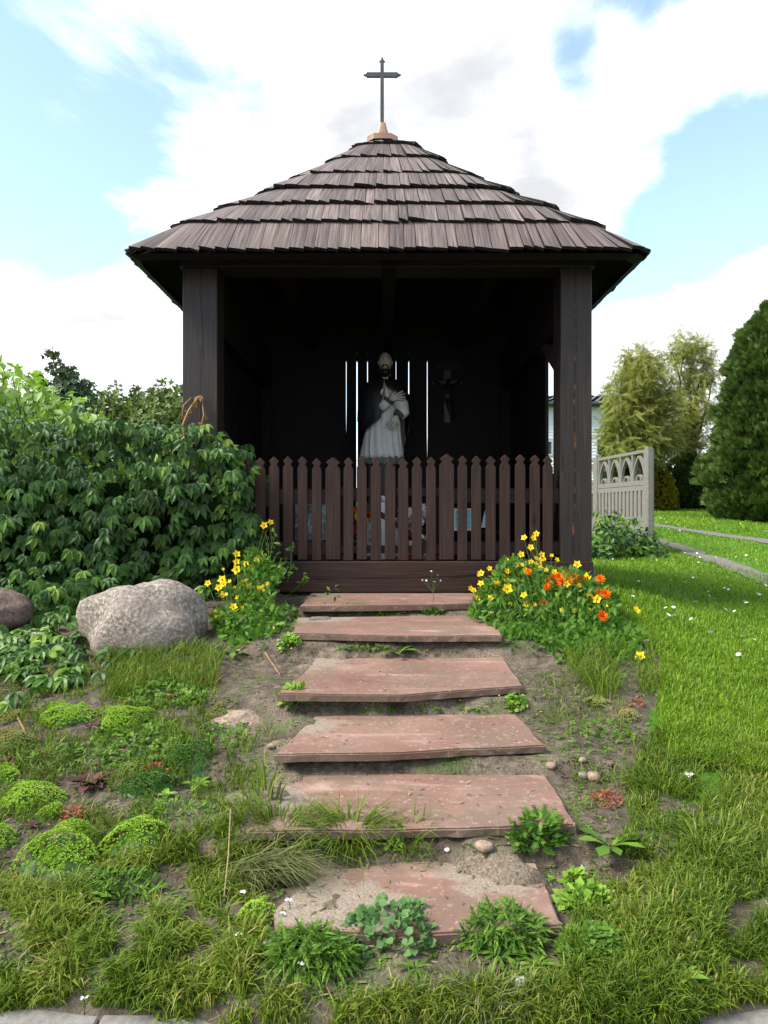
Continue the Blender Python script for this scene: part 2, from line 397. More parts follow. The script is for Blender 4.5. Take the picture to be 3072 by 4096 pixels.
cor = ss(-.95, -.5, GV[:, 0]) * (1 - ss(.6, 1.0, GV[:, 0])) * (1 - ss(4.3, 4.6, GV[:, 1]))
for (bx_, by_, br_, bh_) in DRIFT: cor = np.maximum(cor, 3.6 * np.clip(1.35 - np.sqrt((GV[:, 0] - bx_) ** 2 + ((GV[:, 1] - by_) * 1.3) ** 2) / br_, 0, 1))
a = gme.attributes.new('sand', 'FLOAT', 'POINT'); a.data.foreach_set('value', cor.astype(np.float32))
m, t, p, _ = new_mat('soil_and_turf')
pos = nd(t, 'ShaderNodeNewGeometry').outputs['Position']
n_a = noise(t, pos, 3.2, 5); n_b = noise(t, pos, 26, 6, .65); n_c = noise(t, pos, 140, 3, .6)
soil = ramp(t, n_b, [(.28, (.028, .021, .015)), (.5, (.085, .067, .050)), (.72, (.18, .147, .112))])
sand = ramp(t, n_c, [(.3, (.08, .062, .043)), (.55, (.18, .145, .105)), (.8, (.33, .275, .21))])
sat = nd(t, 'ShaderNodeAttribute', attribute_name='sand').outputs['Fac']
sfac = math_n(t, 'ADD', math_n(t, 'MULTIPLY', n_a, 1.3), math_n(t, 'MULTIPLY', sat, .12))
c = mixc(t, ramp(t, sfac, [(.77, (0, 0, 0)), (1.05, (.9, .9, .9))]), soil, sand)
moss = ramp(t, n_c, [(.3, (.03, .05, .012)), (.7, (.06, .10, .022))])
c = mixc(t, ramp(t, noise(t, pos, 6.5, 4), [(.54, (0, 0, 0)), (.68, (.7, .7, .7))]), c, moss)
turf = ramp(t, n_b, [(.25, (.028, .075, .008)), (.5, (.05, .135, .009)), (.75, (.085, .19, .014))])
lat = nd(t, 'ShaderNodeAttribute', attribute_name='lawn').outputs['Fac']
c = mixc(t, lat, c, turf)
t.links.new(c, p.inputs['Base Color']); p.inputs['Roughness'].default_value = .95; p.inputs['Specular IOR Level'].default_value = .15
bump(t, p, math_n(t, 'ADD', n_b, math_n(t, 'MULTIPLY', n_c, .5)), .9, .015)
tag(put('ground', gme, m), kind='structure')

# pavement along the front edge
m, t, p, _ = new_mat('pavement_concrete')
pos = nd(t, 'ShaderNodeNewGeometry').outputs['Position']
t.links.new(ramp(t, noise(t, pos, 60, 6, .7), [(.25, (.12, .115, .105)), (.6, (.20, .19, .175)), (.85, (.28, .265, .245))]), p.inputs['Base Color'])
p.inputs['Roughness'].default_value = .9; bump(t, p, noise(t, pos, 220, 3), .4, .003)
M['paver'] = m
pave = tag(MB().box(-3, 3, -3, 1.48, -.05, -.012).build('pavement', M['concrete']), kind='structure')
for i in range(-8, 9):
    xx = i * .3 + .02
    tile = MB().box(xx, xx + .293, 1.20, 1.487, -.01, .012 + .003 * math.sin(i * 3)).build('paving_slab', M['paver'], pave, bevel=.004)
    MB().box(xx, xx + .293, .905, 1.193, -.01, .012 + .003 * math.sin(i * 5)).build('paving_slab', M['paver'], pave, bevel=.004)

# wheel tracks across the lawn
m, t, p, _ = new_mat('track_gravel')
pos = nd(t, 'ShaderNodeNewGeometry').outputs['Position']
t.links.new(ramp(t, noise(t, pos, 22, 6, .7), [(.25, (.06, .052, .042)), (.55, (.125, .11, .092)), (.8, (.2, .18, .155))]), p.inputs['Base Color'])
p.inputs['Roughness'].default_value = .95
M['gravel'] = m
def track(pts, wd):
    P = [gp(*q) for q in pts]; V = []; Fs = []
    L = []
    for a_, b_ in zip(P[:-1], P[1:]):
        n = max(2, int((b_ - a_).length / .12))
        L += [a_.lerp(b_, k / n) for k in range(n)]
    L.append(P[-1])
    for k, q in enumerate(L):
        tdir = (L[min(k + 3, len(L) - 1)] - L[max(k - 3, 0)]); tdir.z = 0; s = Vector((tdir.y, -tdir.x, 0)).normalized()
        for e in np.linspace(-1, 1, 7):
            ee = e * (wd + float(vn(k * .4, 7 * e)) * wd * .7 * (abs(e) > .9))
            v = q + s * ee; V.append((v.x, v.y, float(T(v.x, v.y)) + .012))
    for k in range(len(L) - 1):
        for e in range(6): Fs.append((k * 7 + e, k * 7 + e + 1, k * 7 + e + 8, k * 7 + e + 7))
    tag(put('gravel_track', mesh_py('gravel_track', V, Fs), M['gravel'], smooth=True), kind='structure')
track([(3600, 2520), (3250, 2385), (3072, 2318), (2900, 2255), (2760, 2202), (2625, 2163), (2500, 2135)], .17)
track([(3700, 2290), (3300, 2205), (3072, 2168), (2850, 2135), (2625, 2101), (2480, 2080)], .20)

# ================================================================ STONE STEPS
m, t, p, _ = new_mat('red_sandstone')
pos = nd(t, 'ShaderNodeNewGeometry').outputs['Position']
n1_, n2_, n3_ = noise(t, pos, 2.6, 5, .6), noise(t, pos, 55, 5, .7), noise(t, mapping(t, pos, (2.2, 9, 5)), 1.0, 4, .6, .8)
c = ramp(t, n1_, [(.3, (.135, .068, .05)), (.5, (.182, .10, .075)), (.7, (.235, .145, .115))])
c = mixc(t, ramp(t, n3_, [(.54, (0, 0, 0)), (.72, (.75, .75, .75))]), c, (.36, .25, .20))
c = mixc(t, ramp(t, noise(t, pos, 4.4, 7, .65), [(.44, (0, 0, 0)), (.60, (.8, .8, .8))]), c, (.135, .095, .066))
c = mixc(t, ramp(t, n2_, [(.57, (0, 0, 0)), (.68, (.85, .85, .85))]), c, (.32, .25, .19))
c = mixc(t, ramp(t, n2_, [(.26, (.75, .75, .75)), (.36, (0, 0, 0))]), c, (.08, .05, .035))
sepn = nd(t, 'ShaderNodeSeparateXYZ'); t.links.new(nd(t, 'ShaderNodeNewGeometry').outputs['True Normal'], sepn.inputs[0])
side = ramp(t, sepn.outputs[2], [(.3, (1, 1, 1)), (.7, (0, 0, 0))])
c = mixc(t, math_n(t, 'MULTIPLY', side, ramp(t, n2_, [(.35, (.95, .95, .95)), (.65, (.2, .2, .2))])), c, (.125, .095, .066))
drift = nd(t, 'ShaderNodeAttribute', attribute_name='dust').outputs['Fac']
dn = math_n(t, 'ADD', math_n(t, 'MULTIPLY', drift, .9), math_n(t, 'MULTIPLY', noise(t, pos, 16, 8, .75), 1.25))
c = mixc(t, ramp(t, dn, [(.86, (0, 0, 0)), (1.2, (.95, .95, .95))]), c, ramp(t, noise(t, pos, 160, 3, .7), [(.3, (.13, .10, .073)), (.6, (.25, .205, .155)), (.8, (.40, .34, .27))]))
t.links.new(c, p.inputs['Base Color']); p.inputs['Roughness'].default_value = .72; p.inputs['Specular IOR Level'].default_value = .35
bump(t, p, math_n(t, 'ADD', n2_, math_n(t, 'MULTIPLY', n3_, .6)), .45, .006)
M['sandstone'] = m
def slab(poly, z, th, label, dusts=()):
    P = [onz(px, py, z) for px, py in poly]
    out = []
    for k in range(len(P)):       # broken, uneven edge
        a_, b_ = P[k], P[(k + 1) % len(P)]; n = max(2, int((b_ - a_).length / .035)); nr = Vector((b_.y - a_.y, a_.x - b_.x, 0)).normalized()
        for j in range(n):
            q = a_.lerp(b_, j / n); out.append(q + nr * (float(vn(q.x * 14 + z * 90, q.y * 14)) * .008 if j else 0))
    bm = bmesh.new()
    top = [bm.verts.new((q.x, q.y, z)) for q in out]
    bot = [bm.verts.new((q.x + float(vn(q.x * 20, k)) * .008, q.y + .006 + float(vn(q.x * 24, 3.3)) * .012, z - th)) for k, q in enumerate(out)]
    n = len(top); f = bm.faces.new(top); bm.faces.new(bot[::-1])
    for k in range(n): bm.faces.new((top[k], bot[k], bot[(k + 1) % n], top[(k + 1) % n]))
    bmesh.ops.recalc_face_normals(bm, faces=bm.faces)
    rim = [e for e in bm.edges if all(abs(v.co.z - z) < 1e-5 for v in e.verts)]
    bmesh.ops.bevel(bm, geom=rim, offset=.005, segments=2, affect='EDGES')
    topf = [g for g in bm.faces if g.calc_area() > .02 and g.normal.z > .5]
    bmesh.ops.triangulate(bm, faces=[g for g in bm.faces if len(g.verts) > 4])
    for _ in range(3):
        es = [e for e in bm.edges if e.calc_length() > .09]
        if es: bmesh.ops.subdivide_edges(bm, edges=es, cuts=1); bmesh.ops.triangulate(bm, faces=[g for g in bm.faces if len(g.verts) > 3])
    for v in bm.verts:
        if v.co.z > z - .01: v.co.z += float(vn(v.co.x * 5 + z * 50, v.co.y * 5)) * .004
    me = bpy.data.meshes.new('stone_step'); bm.to_mesh(me); bm.free()
    dv = []
    for v in me.vertices:
        s = 0
        for (px, py, rr) in dusts: 
            q = onz(px, py, z); s = max(s, 1 - ((v.co.x - q.x) ** 2 + ((v.co.y - q.y) * 1.4) ** 2) ** .5 / rr)
        dv.append(max(0, s))
    at_ = me.attributes.new('dust', 'FLOAT', 'POINT'); at_.data.foreach_set('value', np.array(dv, np.float32))
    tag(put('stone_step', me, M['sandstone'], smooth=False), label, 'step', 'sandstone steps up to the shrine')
slab([(1200, 2424), (1560, 2421), (1925, 2414), (1900, 2369), (1245, 2371)], .536, .032, 'narrow topmost sandstone step against the dark sill beam', [(1260, 2380, .25)])
slab([(1170, 2533), (1600, 2543), (2009, 2541), (1975, 2459), (1190, 2470)], .475, .030, 'second sandstone step from the top, beside the yellow flowers', [(1260, 2470, .35)])
slab([(1110, 2774), (1600, 2780), (1800, 2764), (2094, 2744), (2009, 2626), (1620, 2622), (1262, 2632), (1215, 2690)], .373, .029, 'smooth reddish sandstone step with one chamfered left corner, third from the top', [(1200, 2650, .3)])
slab([(1098, 3018), (1560, 3012), (1900, 2992), (2183, 2980), (2048, 2840), (1640, 2850), (1257, 2866)], .286, .027, 'pale streaked sandstone step, fourth from the top', [(1200, 2900, .2)])
slab([(985, 3325), (1500, 3322), (2000, 3308), (2303, 3298), (2235, 3180), (2163, 3074), (1600, 3086), (1093, 3098)], .211, .026, 'widest sandstone step, its left front edge under grass tufts', [(1060, 3190, .22)])
slab([(1102, 3720), (1600, 3745), (2250, 3702), (2200, 3570), (2144, 3450), (1787, 3421), (1315, 3478), (1093, 3633)], .132, .03, 'lowest sandstone slab half covered with sand', [(1230, 3600, .22), (1450, 3620, .2), (1960, 3490, .2)])

# ================================================================ SHRINE
SX, SY = .02, 5.72
shrine = tag(empty('wooden_shrine', (SX, SY, .54)), 'dark timber roadside shrine with a shingled hip roof', 'shrine')
def crack_wood(name, base):
    """stained timber with one long drying crack running along the middle"""
    m = M[base].copy(); m.name = name; t = m.node_tree
    p = [n for n in t.nodes if n.type == 'BSDF_PRINCIPLED'][0]
    src = p.inputs['Base Color'].links[0].from_socket
    pos = nd(t, 'ShaderNodeNewGeometry').outputs['Position']; s = nd(t, 'ShaderNodeSeparateXYZ'); t.links.new(pos, s.inputs[0])
    return m, t, p, src, pos, s
def post_mat(name, xc, red):
    m, t, p, src, pos, s = crack_wood(name, 'stain')
    wv = noise(t, mapping(t, pos, (0, 0, 1.6)), 1.0, 5, .6)
    d_ = math_n(t, 'ABSOLUTE', math_n(t, 'SUBTRACT', math_n(t, 'SUBTRACT', s.outputs[0], xc), math_n(t, 'MULTIPLY', math_n(t, 'SUBTRACT', wv, .5), .09)))
    wd = math_n(t, 'MULTIPLY', noise(t, mapping(t, pos, (0, 0, 3)), 1.0, 3), .013)
    fac = math_n(t, 'LESS_THAN', d_, wd)
    rc = ramp(t, noise(t, mapping(t, pos, (0, 0, 9)), 1.0, 3), [(.5, (.004, .003, .002)), (.62, red)])
    t.links.new(mixc(t, fac, src, rc), p.inputs['Base Color'])
    return m
M['post_l'] = post_mat('cracked_post_timber', -1.16, (.01, .006, .005))
M['post_r'] = post_mat('red_cracked_post_timber', 1.21, (.12, .035, .012))
m, t, p, src, pos, s = crack_wood('cracked_sill_timber', 'stain_red')
wv = noise(t, mapping(t, pos, (1.3, 0, 0)), 1.0, 5, .6)
d_ = math_n(t, 'ABSOLUTE', math_n(t, 'SUBTRACT', math_n(t, 'SUBTRACT', math_n(t, 'SUBTRACT', s.outputs[2], .635), math_n(t, 'MULTIPLY', s.outputs[0], .02)), math_n(t, 'MULTIPLY', math_n(t, 'SUBTRACT', wv, .5), .08)))
fac = math_n(t, 'LESS_THAN', d_, math_n(t, 'MULTIPLY', math_n(t, 'SUBTRACT', noise(t, mapping(t, pos, (3, 0, 0)), 1.0, 3), .36), .035))
t.links.new(mixc(t, fac, src, (.006, .004, .003)), p.inputs['Base Color'])
M['sill'] = m
BK = 6.80                                            # front of the back posts
beam('post', (-1.278, -1.058, 4.5, 4.70, .735, 2.60), (0, 0, 1), M['post_l'], shrine)
beam('post', (1.121, 1.319, 4.5, 4.70, .735, 2.60), (0, 0, 1), M['post_r'], shrine)
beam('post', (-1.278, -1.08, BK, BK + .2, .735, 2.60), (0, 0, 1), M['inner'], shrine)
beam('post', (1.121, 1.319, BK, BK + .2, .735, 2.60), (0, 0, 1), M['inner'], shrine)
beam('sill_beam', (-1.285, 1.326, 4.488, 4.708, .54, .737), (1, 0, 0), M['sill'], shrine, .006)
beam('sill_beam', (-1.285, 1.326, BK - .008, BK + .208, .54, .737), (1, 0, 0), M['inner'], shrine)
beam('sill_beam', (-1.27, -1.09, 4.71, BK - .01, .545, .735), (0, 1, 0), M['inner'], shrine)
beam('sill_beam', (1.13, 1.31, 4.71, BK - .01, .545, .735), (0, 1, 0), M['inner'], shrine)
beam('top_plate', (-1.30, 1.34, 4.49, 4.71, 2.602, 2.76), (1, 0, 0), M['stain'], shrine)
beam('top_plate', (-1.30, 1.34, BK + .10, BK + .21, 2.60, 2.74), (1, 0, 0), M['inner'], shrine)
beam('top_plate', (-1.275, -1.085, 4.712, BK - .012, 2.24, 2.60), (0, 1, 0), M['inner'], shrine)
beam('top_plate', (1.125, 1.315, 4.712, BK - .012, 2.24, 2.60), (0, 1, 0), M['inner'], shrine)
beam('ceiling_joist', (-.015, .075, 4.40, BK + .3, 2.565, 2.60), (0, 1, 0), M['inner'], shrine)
beam('ceiling_joist', (-.72, -.63, 4.72, BK - .02, 2.61, 2.70), (0, 1, 0), M['inner'], shrine)
beam('ceiling_joist', (.68, .77, 4.72, BK - .02, 2.61, 2.70), (0, 1, 0), M['inner'], shrine)
brace = MB().prism([(1.135, 4.72, 1.98), (1.135, 4.72, 2.12), (1.135, 5.02, 2.24), (1.135, 5.16, 2.24)], (.15, 0, 0)).build('brace', M['stain'], shrine); uv_along(brace, (0, 1, 1))
floor = MB().box(-1.05, 1.10, 4.715, BK - .015, .50, .655).build('floor', plain('red_floor_tile', (.20, .075, .045), .8, .3, 0, .3, 8, .3), shrine)
# back wall: boards with gaps the daylight shows through
bw = empty('back_wall', (SX, BK + .1, .74)); bw.parent = shrine; bw.matrix_parent_inverse = Matrix.Translation((SX, SY, .54)).inverted()
slits = {1385: 3, 1428: 7, 1470: 4, 1584: 2, 1635: 5, 1709: 3.5}
edges = [-1.08, -.95, -.80, -.66, -.52] + [(k - 1536) / F * (BK + .07) for k in sorted(slits)] + [.585, .72, .86, 1.0, 1.121]
gaps = [0] * 5 + [slits[k] / F * (BK + .07) * .30 for k in sorted(slits)] + [0] * 5
shut = [1.2] * 5 + [1.80, .80, 2.10, 2.05, 1.95, 1.55] + [1.2] * 5      # height at which each gap closes
for k in range(len(edges) - 1):
    dy = .004 * (k % 2)
    g0, g1 = gaps[k] + .0006, gaps[k + 1] + .0006
    yb, c0, c1 = BK + .06 + dy, shut[k], shut[k + 1]
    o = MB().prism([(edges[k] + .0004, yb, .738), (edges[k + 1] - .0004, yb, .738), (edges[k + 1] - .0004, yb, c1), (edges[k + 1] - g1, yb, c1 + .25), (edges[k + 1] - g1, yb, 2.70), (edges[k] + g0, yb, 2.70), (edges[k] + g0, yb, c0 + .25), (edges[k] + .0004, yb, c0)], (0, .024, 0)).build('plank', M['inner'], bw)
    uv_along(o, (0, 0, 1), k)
beam('batten', (-1.08, 1.12, BK + .094, BK + .13, 1.15, 1.27), (1, 0, 0), M['inner'], shrine)
# side walls of upright boards; the right one leaves the front bay open above the low rail
def side_wall(x, y0, y1, z1, name, side):
    w_ = empty(name, (x, (y0 + y1) / 2, .74)); w_.parent = shrine; w_.matrix_parent_inverse = Matrix.Translation((SX, SY, .54)).inverted()
    n = round((y1 - y0) / .135)
    for k in range(n):
        a_ = y0 + (y1 - y0) * k / n; b_ = y0 + (y1 - y0) * (k + 1) / n - .0015
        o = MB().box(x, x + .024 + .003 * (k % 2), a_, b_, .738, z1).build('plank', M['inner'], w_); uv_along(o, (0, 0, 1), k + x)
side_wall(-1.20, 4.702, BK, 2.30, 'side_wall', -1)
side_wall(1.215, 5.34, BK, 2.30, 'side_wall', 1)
side_wall(1.225, 4.71, 5.335, 1.33, 'side_rail_wall', 1)

# ---- roof
AX, AY = 1.565, 1.50
HIP = [(1046, 1003), (872, 893), (698, 818), (533, 751), (404, 687), (250, 630), (150, 577)]
PEXP = [60, 14, 10, 7.5, 6, 4.6, 3.6]
def ring(s, pe, n=720):
    th = np.linspace(0, 2 * np.pi, n, endpoint=False) - np.pi * .75
    c_, s_ = np.cos(th), np.sin(th)
    rr = (np.abs(c_) ** pe + np.abs(s_) ** pe) ** (-1 / pe)
    return np.stack([SX + AX * s * rr * c_, SY + AY * s * rr * s_], -1)
RG = []
for (hp, yc), pe in zip(HIP, PEXP):
    lo, hi = 0.02, 1.2
    for _ in range(40):
        s = (lo + hi) / 2; q = ring(s, pe)
        if (np.abs(q[:, 0] - SX) / q[:, 1] * F).max() > hp - (18 if 300 < hp < 1000 else 6 if hp < 300 else 0): hi = s
        else: lo = s
    z = EYE + (2048 - yc - (16 if 300 < hp < 1000 else 6 if hp < 300 else 0)) / F * (SY - AY * s); RG.append((s, z, pe))
RG.append((.05, 4.00, 3.2))
_rc = {}
def ring_pts(s, z, pe, u):
    if (s, pe) not in _rc:
        q = ring(s, pe, 1440); q = np.vstack([q, q[:1]]); L = np.concatenate([[0], np.cumsum(np.linalg.norm(np.diff(q, axis=0), axis=1))]); _rc[(s, pe)] = (q, L / L[-1])
    q, L = _rc[(s, pe)]
    u = np.mod(u, 1.0)
    return np.stack([np.interp(u, L, q[:, 0]), np.interp(u, L, q[:, 1]), np.full(np.shape(u), z)], -1)
SB = np.array([0, .5 * AX / (AX + AY), .5, .5 + .5 * AX / (AX + AY), 1.0])
def straighten(u, r):
    """keep the shingles of a face nearly parallel; only those by the hips fan out"""
    w_ = np.floor(u); v = u - w_; k = np.clip(np.searchsorted(SB, v, side='right') - 1, 0, 3); a_, b_ = SB[k], SB[k + 1]
    f = 2 * (v - a_) / (b_ - a_) - 1; g = f + min(r - 1, .22) * (f - f ** 5)
    return w_ + a_ + (g + 1) / 2 * (b_ - a_)
V = []; Fs = []
U = np.linspace(0, 1, 96, endpoint=False)
for (s, z, pe), dz in zip(RG, [-.015] + [-.05] * 7):
    V += [tuple(v) for v in ring_pts(s * .985, z + dz, pe, U)]
for k in range(len(RG) - 1):
    for j in range(96):
        Fs.append((k * 96 + j, k * 96 + (j + 1) % 96, (k + 1) * 96 + (j + 1) % 96, (k + 1) * 96 + j))
roof = put('roof', mesh_py('roof', V, Fs), M['inner'], shrine); uv_along(roof, (0, 1, 1))
eb = MB()      # eave board under the lowest course
P0 = ring_pts(1.0, RG[0][1] - .012, 60, U); P1 = ring_pts(.965, RG[0][1] - .035, 60, U)
for j in range(96):
    a_, b_, c_, d_ = P0[j], P0[(j + 1) % 96], P1[(j + 1) % 96], P1[j]
    eb.add([a_, b_, c_, d_], [(0, 1, 2, 3)])
eave = eb.build('eave_board', M['inner'], roof); uv_along(eave, (1, 0, 0))
sh = []
for k in range(7):
    (s0, z0, p0), (s1, z1, p1) = RG[k], RG[k + 1]
    q = ring(s0, p0, 720); per = np.linalg.norm(np.diff(np.vstack([q, q[:1]]), axis=0), axis=1).sum()
    n = int(per / [.080, .078, .076, .074, .072, .064, .055][k])
    cuts = np.cumsum(rng.uniform(.65, 1.35, n)); cuts = np.concatenate([[0], cuts / cuts[-1]]) + rng.random()
    for j in range(n):
        u0, u1 = cuts[j], cuts[j + 1]; du = (u1 - u0) * .022
        jit = rng.normal() * .0035; lift = (.050 if k < 4 else .036) + rng.normal() * .004 - (0.026 if k == 0 else 0); th = .022
        uu = np.array([u0 + du, (u0 + u1) / 2, u1 - du])
        B = ring_pts(s0, z0, p0, uu); Tp = ring_pts(s1 * 1.02, z1, p1, straighten(uu, s0 / s1))
        sl = norm(Tp - B); out = norm(np.cross(norm(np.roll(B, -1, 0)[[0, 0, 0]] - B[[0, 0, 0]]), sl))
        out = norm(np.cross((B[2] - B[0])[None], sl)); out *= np.sign(out[:, 2:3])
        tilt = .0045 + rng.normal() * .002; skew = np.array([[.0025], [0], [-.0035]])
        b_top = B + out * (lift + np.array([[tilt], [.001], [-tilt]])) + sl * (jit + skew)
        t_top = Tp + out * .004 + sl * .05
        b_bot = b_top - out * th; t_bot = t_top - out * .008
        Vv = np.concatenate([b_top, t_top, b_bot, t_bot])
        Ff = [(0, 1, 4, 3), (1, 2, 5, 4), (9, 10, 7, 6), (10, 11, 8, 7), (0, 6, 7, 1), (1, 7, 8, 2), (0, 3, 9, 6), (2, 8, 11, 5)]
        L = np.linalg.norm(Tp[1] - B[1]); W = np.linalg.norm(B[2] - B[0]); o1, o2 = rng.uniform(0, 60, 2)
        uvv = np.array([[0, 0], [0, W / 2], [0, W], [L, 0], [L, W / 2], [L, W]] * 2) + [o1, o2]
        sh.append((Vv, Ff, uvv, B[1], np.clip(.5 + rng.normal() * .18, 0, 1)))
cen = np.array([s_[3] for s_ in sh])
front = (cen[:, 1] < SY - .1) & (np.abs(cen[:, 0] - SX) / AX < (SY - cen[:, 1]) / AY + .12)
order = sorted(range(len(sh)), key=lambda i: (not front[i], cen[i, 1]))
M['edgeshade'] = plain('shingle_edge_shade', (.012, .010, .009), .8, .2)  # shadow lines between courses, put into the colour of shingle ends, sides and undersides
def shingle_mesh(items):
    V = np.concatenate([i[0] for i in items]); Fq = np.concatenate([np.array(i[1]) + 12 * k for k, i in enumerate(items)])
    me = mesh_np('shingle', V, Fq, np.repeat([i[4] for i in items], 12), uv=np.concatenate([i[2] for i in items]))
    me.materials.append(M['shingle']); me.materials.append(M['edgeshade'])
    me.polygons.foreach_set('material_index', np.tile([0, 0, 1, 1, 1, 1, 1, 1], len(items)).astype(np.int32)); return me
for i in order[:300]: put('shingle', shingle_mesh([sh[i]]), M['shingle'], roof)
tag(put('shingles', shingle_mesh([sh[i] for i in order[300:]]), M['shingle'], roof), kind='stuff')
# copper cap and cross
CX = -.012
rings_ = [(.128, 4.118), (.130, 4.160), (.127, 4.163), (.090, 4.170), (.074, 4.182), (.052, 4.21), (.038, 4.25), (.030, 4.285), (.027, 4.305), (.0, 4.306)]
V = []; Fs = []; nseg = 12
for r_, z_ in [(q[0] * .965, EYE + (q[1] - EYE) * .9613) for q in rings_]:
    for k in range(nseg):
        th = 2 * math.pi * k / nseg; sq = (abs(math.cos(th)) ** 4 + abs(math.sin(th)) ** 4) ** -.25
        V.append((CX + r_ * sq * math.cos(th), SY + r_ * sq * math.sin(th), z_))
for i in range(len(rings_) - 1):
    for k in range(nseg): Fs.append((i * nseg + k, i * nseg + (k + 1) % nseg, (i + 1) * nseg + (k + 1) % nseg, (i + 1) * nseg + k))
put('copper_cap', mesh_py('copper_cap', V, Fs), M['copper'], roof)
cx_, y_ = CX, SY
ct = MB()
ct.box(cx_ - .018, cx_ + .012, y_ - .011, y_ + .011, 4.29, 4.83); ct.box(cx_ - .13, cx_ + .124, y_ - .010, y_ + .010, 4.695, 4.733)
for (ex, ez, dx, dz) in [(cx_ - .13, 4.714, -1, 0), (cx_ + .124, 4.714, 1, 0), (cx_ - .003, 4.83, 0, 1)]:
    for ox, oz in [(dx * .006, dz * .006), (-dz * .017 - abs(dx) * dx * .006, dx * .018 + dz * -.004), (dz * .017 - abs(dx) * dx * .006, -dx * .018 + dz * -.004), (dx * .022, dz * .026)]:
        ct.ball((ex + ox, y_, ez + oz), (.016, .009, .016) if (ox, oz) == (dx * .006, dz * .006) else (.0085, .009, .0085), 10, 6)
ct.V = [(cx_ + (v[0] - cx_) * .965, v[1], EYE + (v[2] - EYE) * .9613) for v in ct.V]
ct.build('roof_cross', M['iron'], shrine)

# ================================================================ PICKET FENCE WITH GATE
fence = tag(empty('picket_fence', (0, 4.55, .74)), 'low brown picket fence with a gate across the shrine front', 'fence')
gate = None
def picket_mesh(xc, w_, h, y0, z0, th=.02):
    hw = w_ / 2
    prof = [(-hw, 0), (hw, 0), (hw, h - .072), (hw * .55, h - .050), (hw * .98, h - .030), (hw * .1, h), (-hw * .1, h), (-hw * .98, h - .030), (-hw * .55, h - .050), (-hw, h - .072)]
    return MB().prism([(xc + a_, y0, z0 + b_) for a_, b_ in prof], (0, th, 0))
pk = [(931, 0), (986, 0), (1041, 0), (1096, 0), (1152, 0), (1210, 0), (1267, 0), (1332, 1), (1394, 2), (1447, 2), (1504, 2), (1560, 2), (1613, 2), (1668, 2), (1724, 2), (1787, 1), (1850, 0), (1905, 0), (1963, 0), (2020, 0), (2081, 0), (2140, 0), (2192, 0)]
PY = 4.515
g0, g1 = (1360 - 1536) / F * PY, (1763 - 1536) / F * PY
beam('rail', (-1.056, g0 - .004, PY + .022, PY + .052, 1.10, 1.197), (1, 0, 0), M['stain_red'], fence, .003)
beam('rail', (-1.056, g0 - .004, PY + .022, PY + .052, .775, .86), (1, 0, 0), M['stain_red'], fence, .003)
beam('rail', (g1 + .004, 1.119, PY + .022, PY + .052, 1.105, 1.20), (1, 0, 0), M['stain_red'], fence, .003)
beam('rail', (g1 + .004, 1.119, PY + .022, PY + .052, .775, .86), (1, 0, 0), M['stain_red'], fence, .003)
gm = MB(); gm.box(g0, g1, PY + .024, PY + .05, 1.155, 1.205); gm.box(g0, g1, PY + .024, PY + .05, .785, .835)
gm.box(g0, g0 + .045, PY + .053, PY + .072, .77, 1.21); gm.box(g1 - .045, g1, PY + .053, PY + .072, .77, 1.21)
gm.prism([(g0 + .045, PY + .026, 1.153), (g0 + .11, PY + .026, 1.153), (g1 - .045, PY + .026, .837), (g1 - .11, PY + .026, .837)], (0, .02, 0))
gate = gm.build('gate', M['stain_red'], fence); uv_along(gate, (1, 0, 0), 5)
for k, (px, kind) in enumerate(pk):
    xc = (px - 1536) / F * PY; w_ = .094 if kind == 1 else .063 + .003 * math.sin(k * 7)
    hgt = .655 + .006 * math.sin(k * 5.1) + (.012 if px > 1780 else 0)
    o = picket_mesh(xc, w_, hgt, PY - .002 * (k % 3), .744 + .003 * math.sin(k * 3)).build('picket', M['stain_red'], gate if kind == 2 else fence, bevel=.0025)
    uv_along(o, (0, 0, 1), k)

# ================================================================ LEAF TEMPLATES
def blade_tmpl(L=1.0, W=.5, n=3, curl=.25, fold=.12, wide=.45):
    """one leaf: base at 0, tip at y = L, folded along its midrib, curling down"""
    V = []; Fc = []
    for i in range(n + 1):
        s = i / n; hw = W * .5 * (math.sin(math.pi * s ** (math.log(.5) / math.log(wide))) ** .8 if 0 < s < 1 else .02)
        y = L * s; z = -curl * L * s * s
        V += [(-hw, y, z + fold * hw * 2), (0, y, z), (hw, y, z + fold * hw * 2)]
    for i in range(n):
        a_ = i * 3
        for j in (0, 1): Fc += [(a_ + j, a_ + j + 1, a_ + j + 4), (a_ + j, a_ + j + 4, a_ + j + 3)]
    return np.array(V), np.array(Fc)
def merge_t(L):
    off = 0; Vs = []; Fs = []
    for V, Fc in L: Vs.append(V); Fs.append(Fc + off); off += len(V)
    return np.concatenate(Vs), np.concatenate(Fs)
def xf(tm, rz=0, rx=0, s=1, off=(0, 0, 0)):
    Mx = np.array(Matrix.Rotation(rz, 3, 'Z') @ Matrix.Rotation(rx, 3, 'X')); return (tm[0] * s) @ Mx.T + np.array(off), tm[1]
leaflet = blade_tmpl(1, .47, 4, .42, .26, .5)
def creeper(droop):   # five-fingered creeper leaf
    n_ = len(leaflet[0]); return merge_t([xf(leaflet, rz, -droop * (1.0 if abs(rz) > 1.2 else .7), s) for rz, s in [(0, 1.05), (.80, .98), (-.80, .98), (1.62, .78), (-1.62, .78)]]) + (np.repeat([.10, -.06, .02, -.14, -.02], n_),)
CREEP = [creeper(.05), creeper(.25), creeper(.45)]
simple = blade_tmpl(1, .5, 2, .2, .15)
tri = (np.array([(-.25, 0, 0), (.25, 0, 0), (0, 1, 0), (-.32, .45, .06), (.32, .45, .06)]), np.array([(0, 1, 4), (0, 4, 3), (3, 4, 2)]))
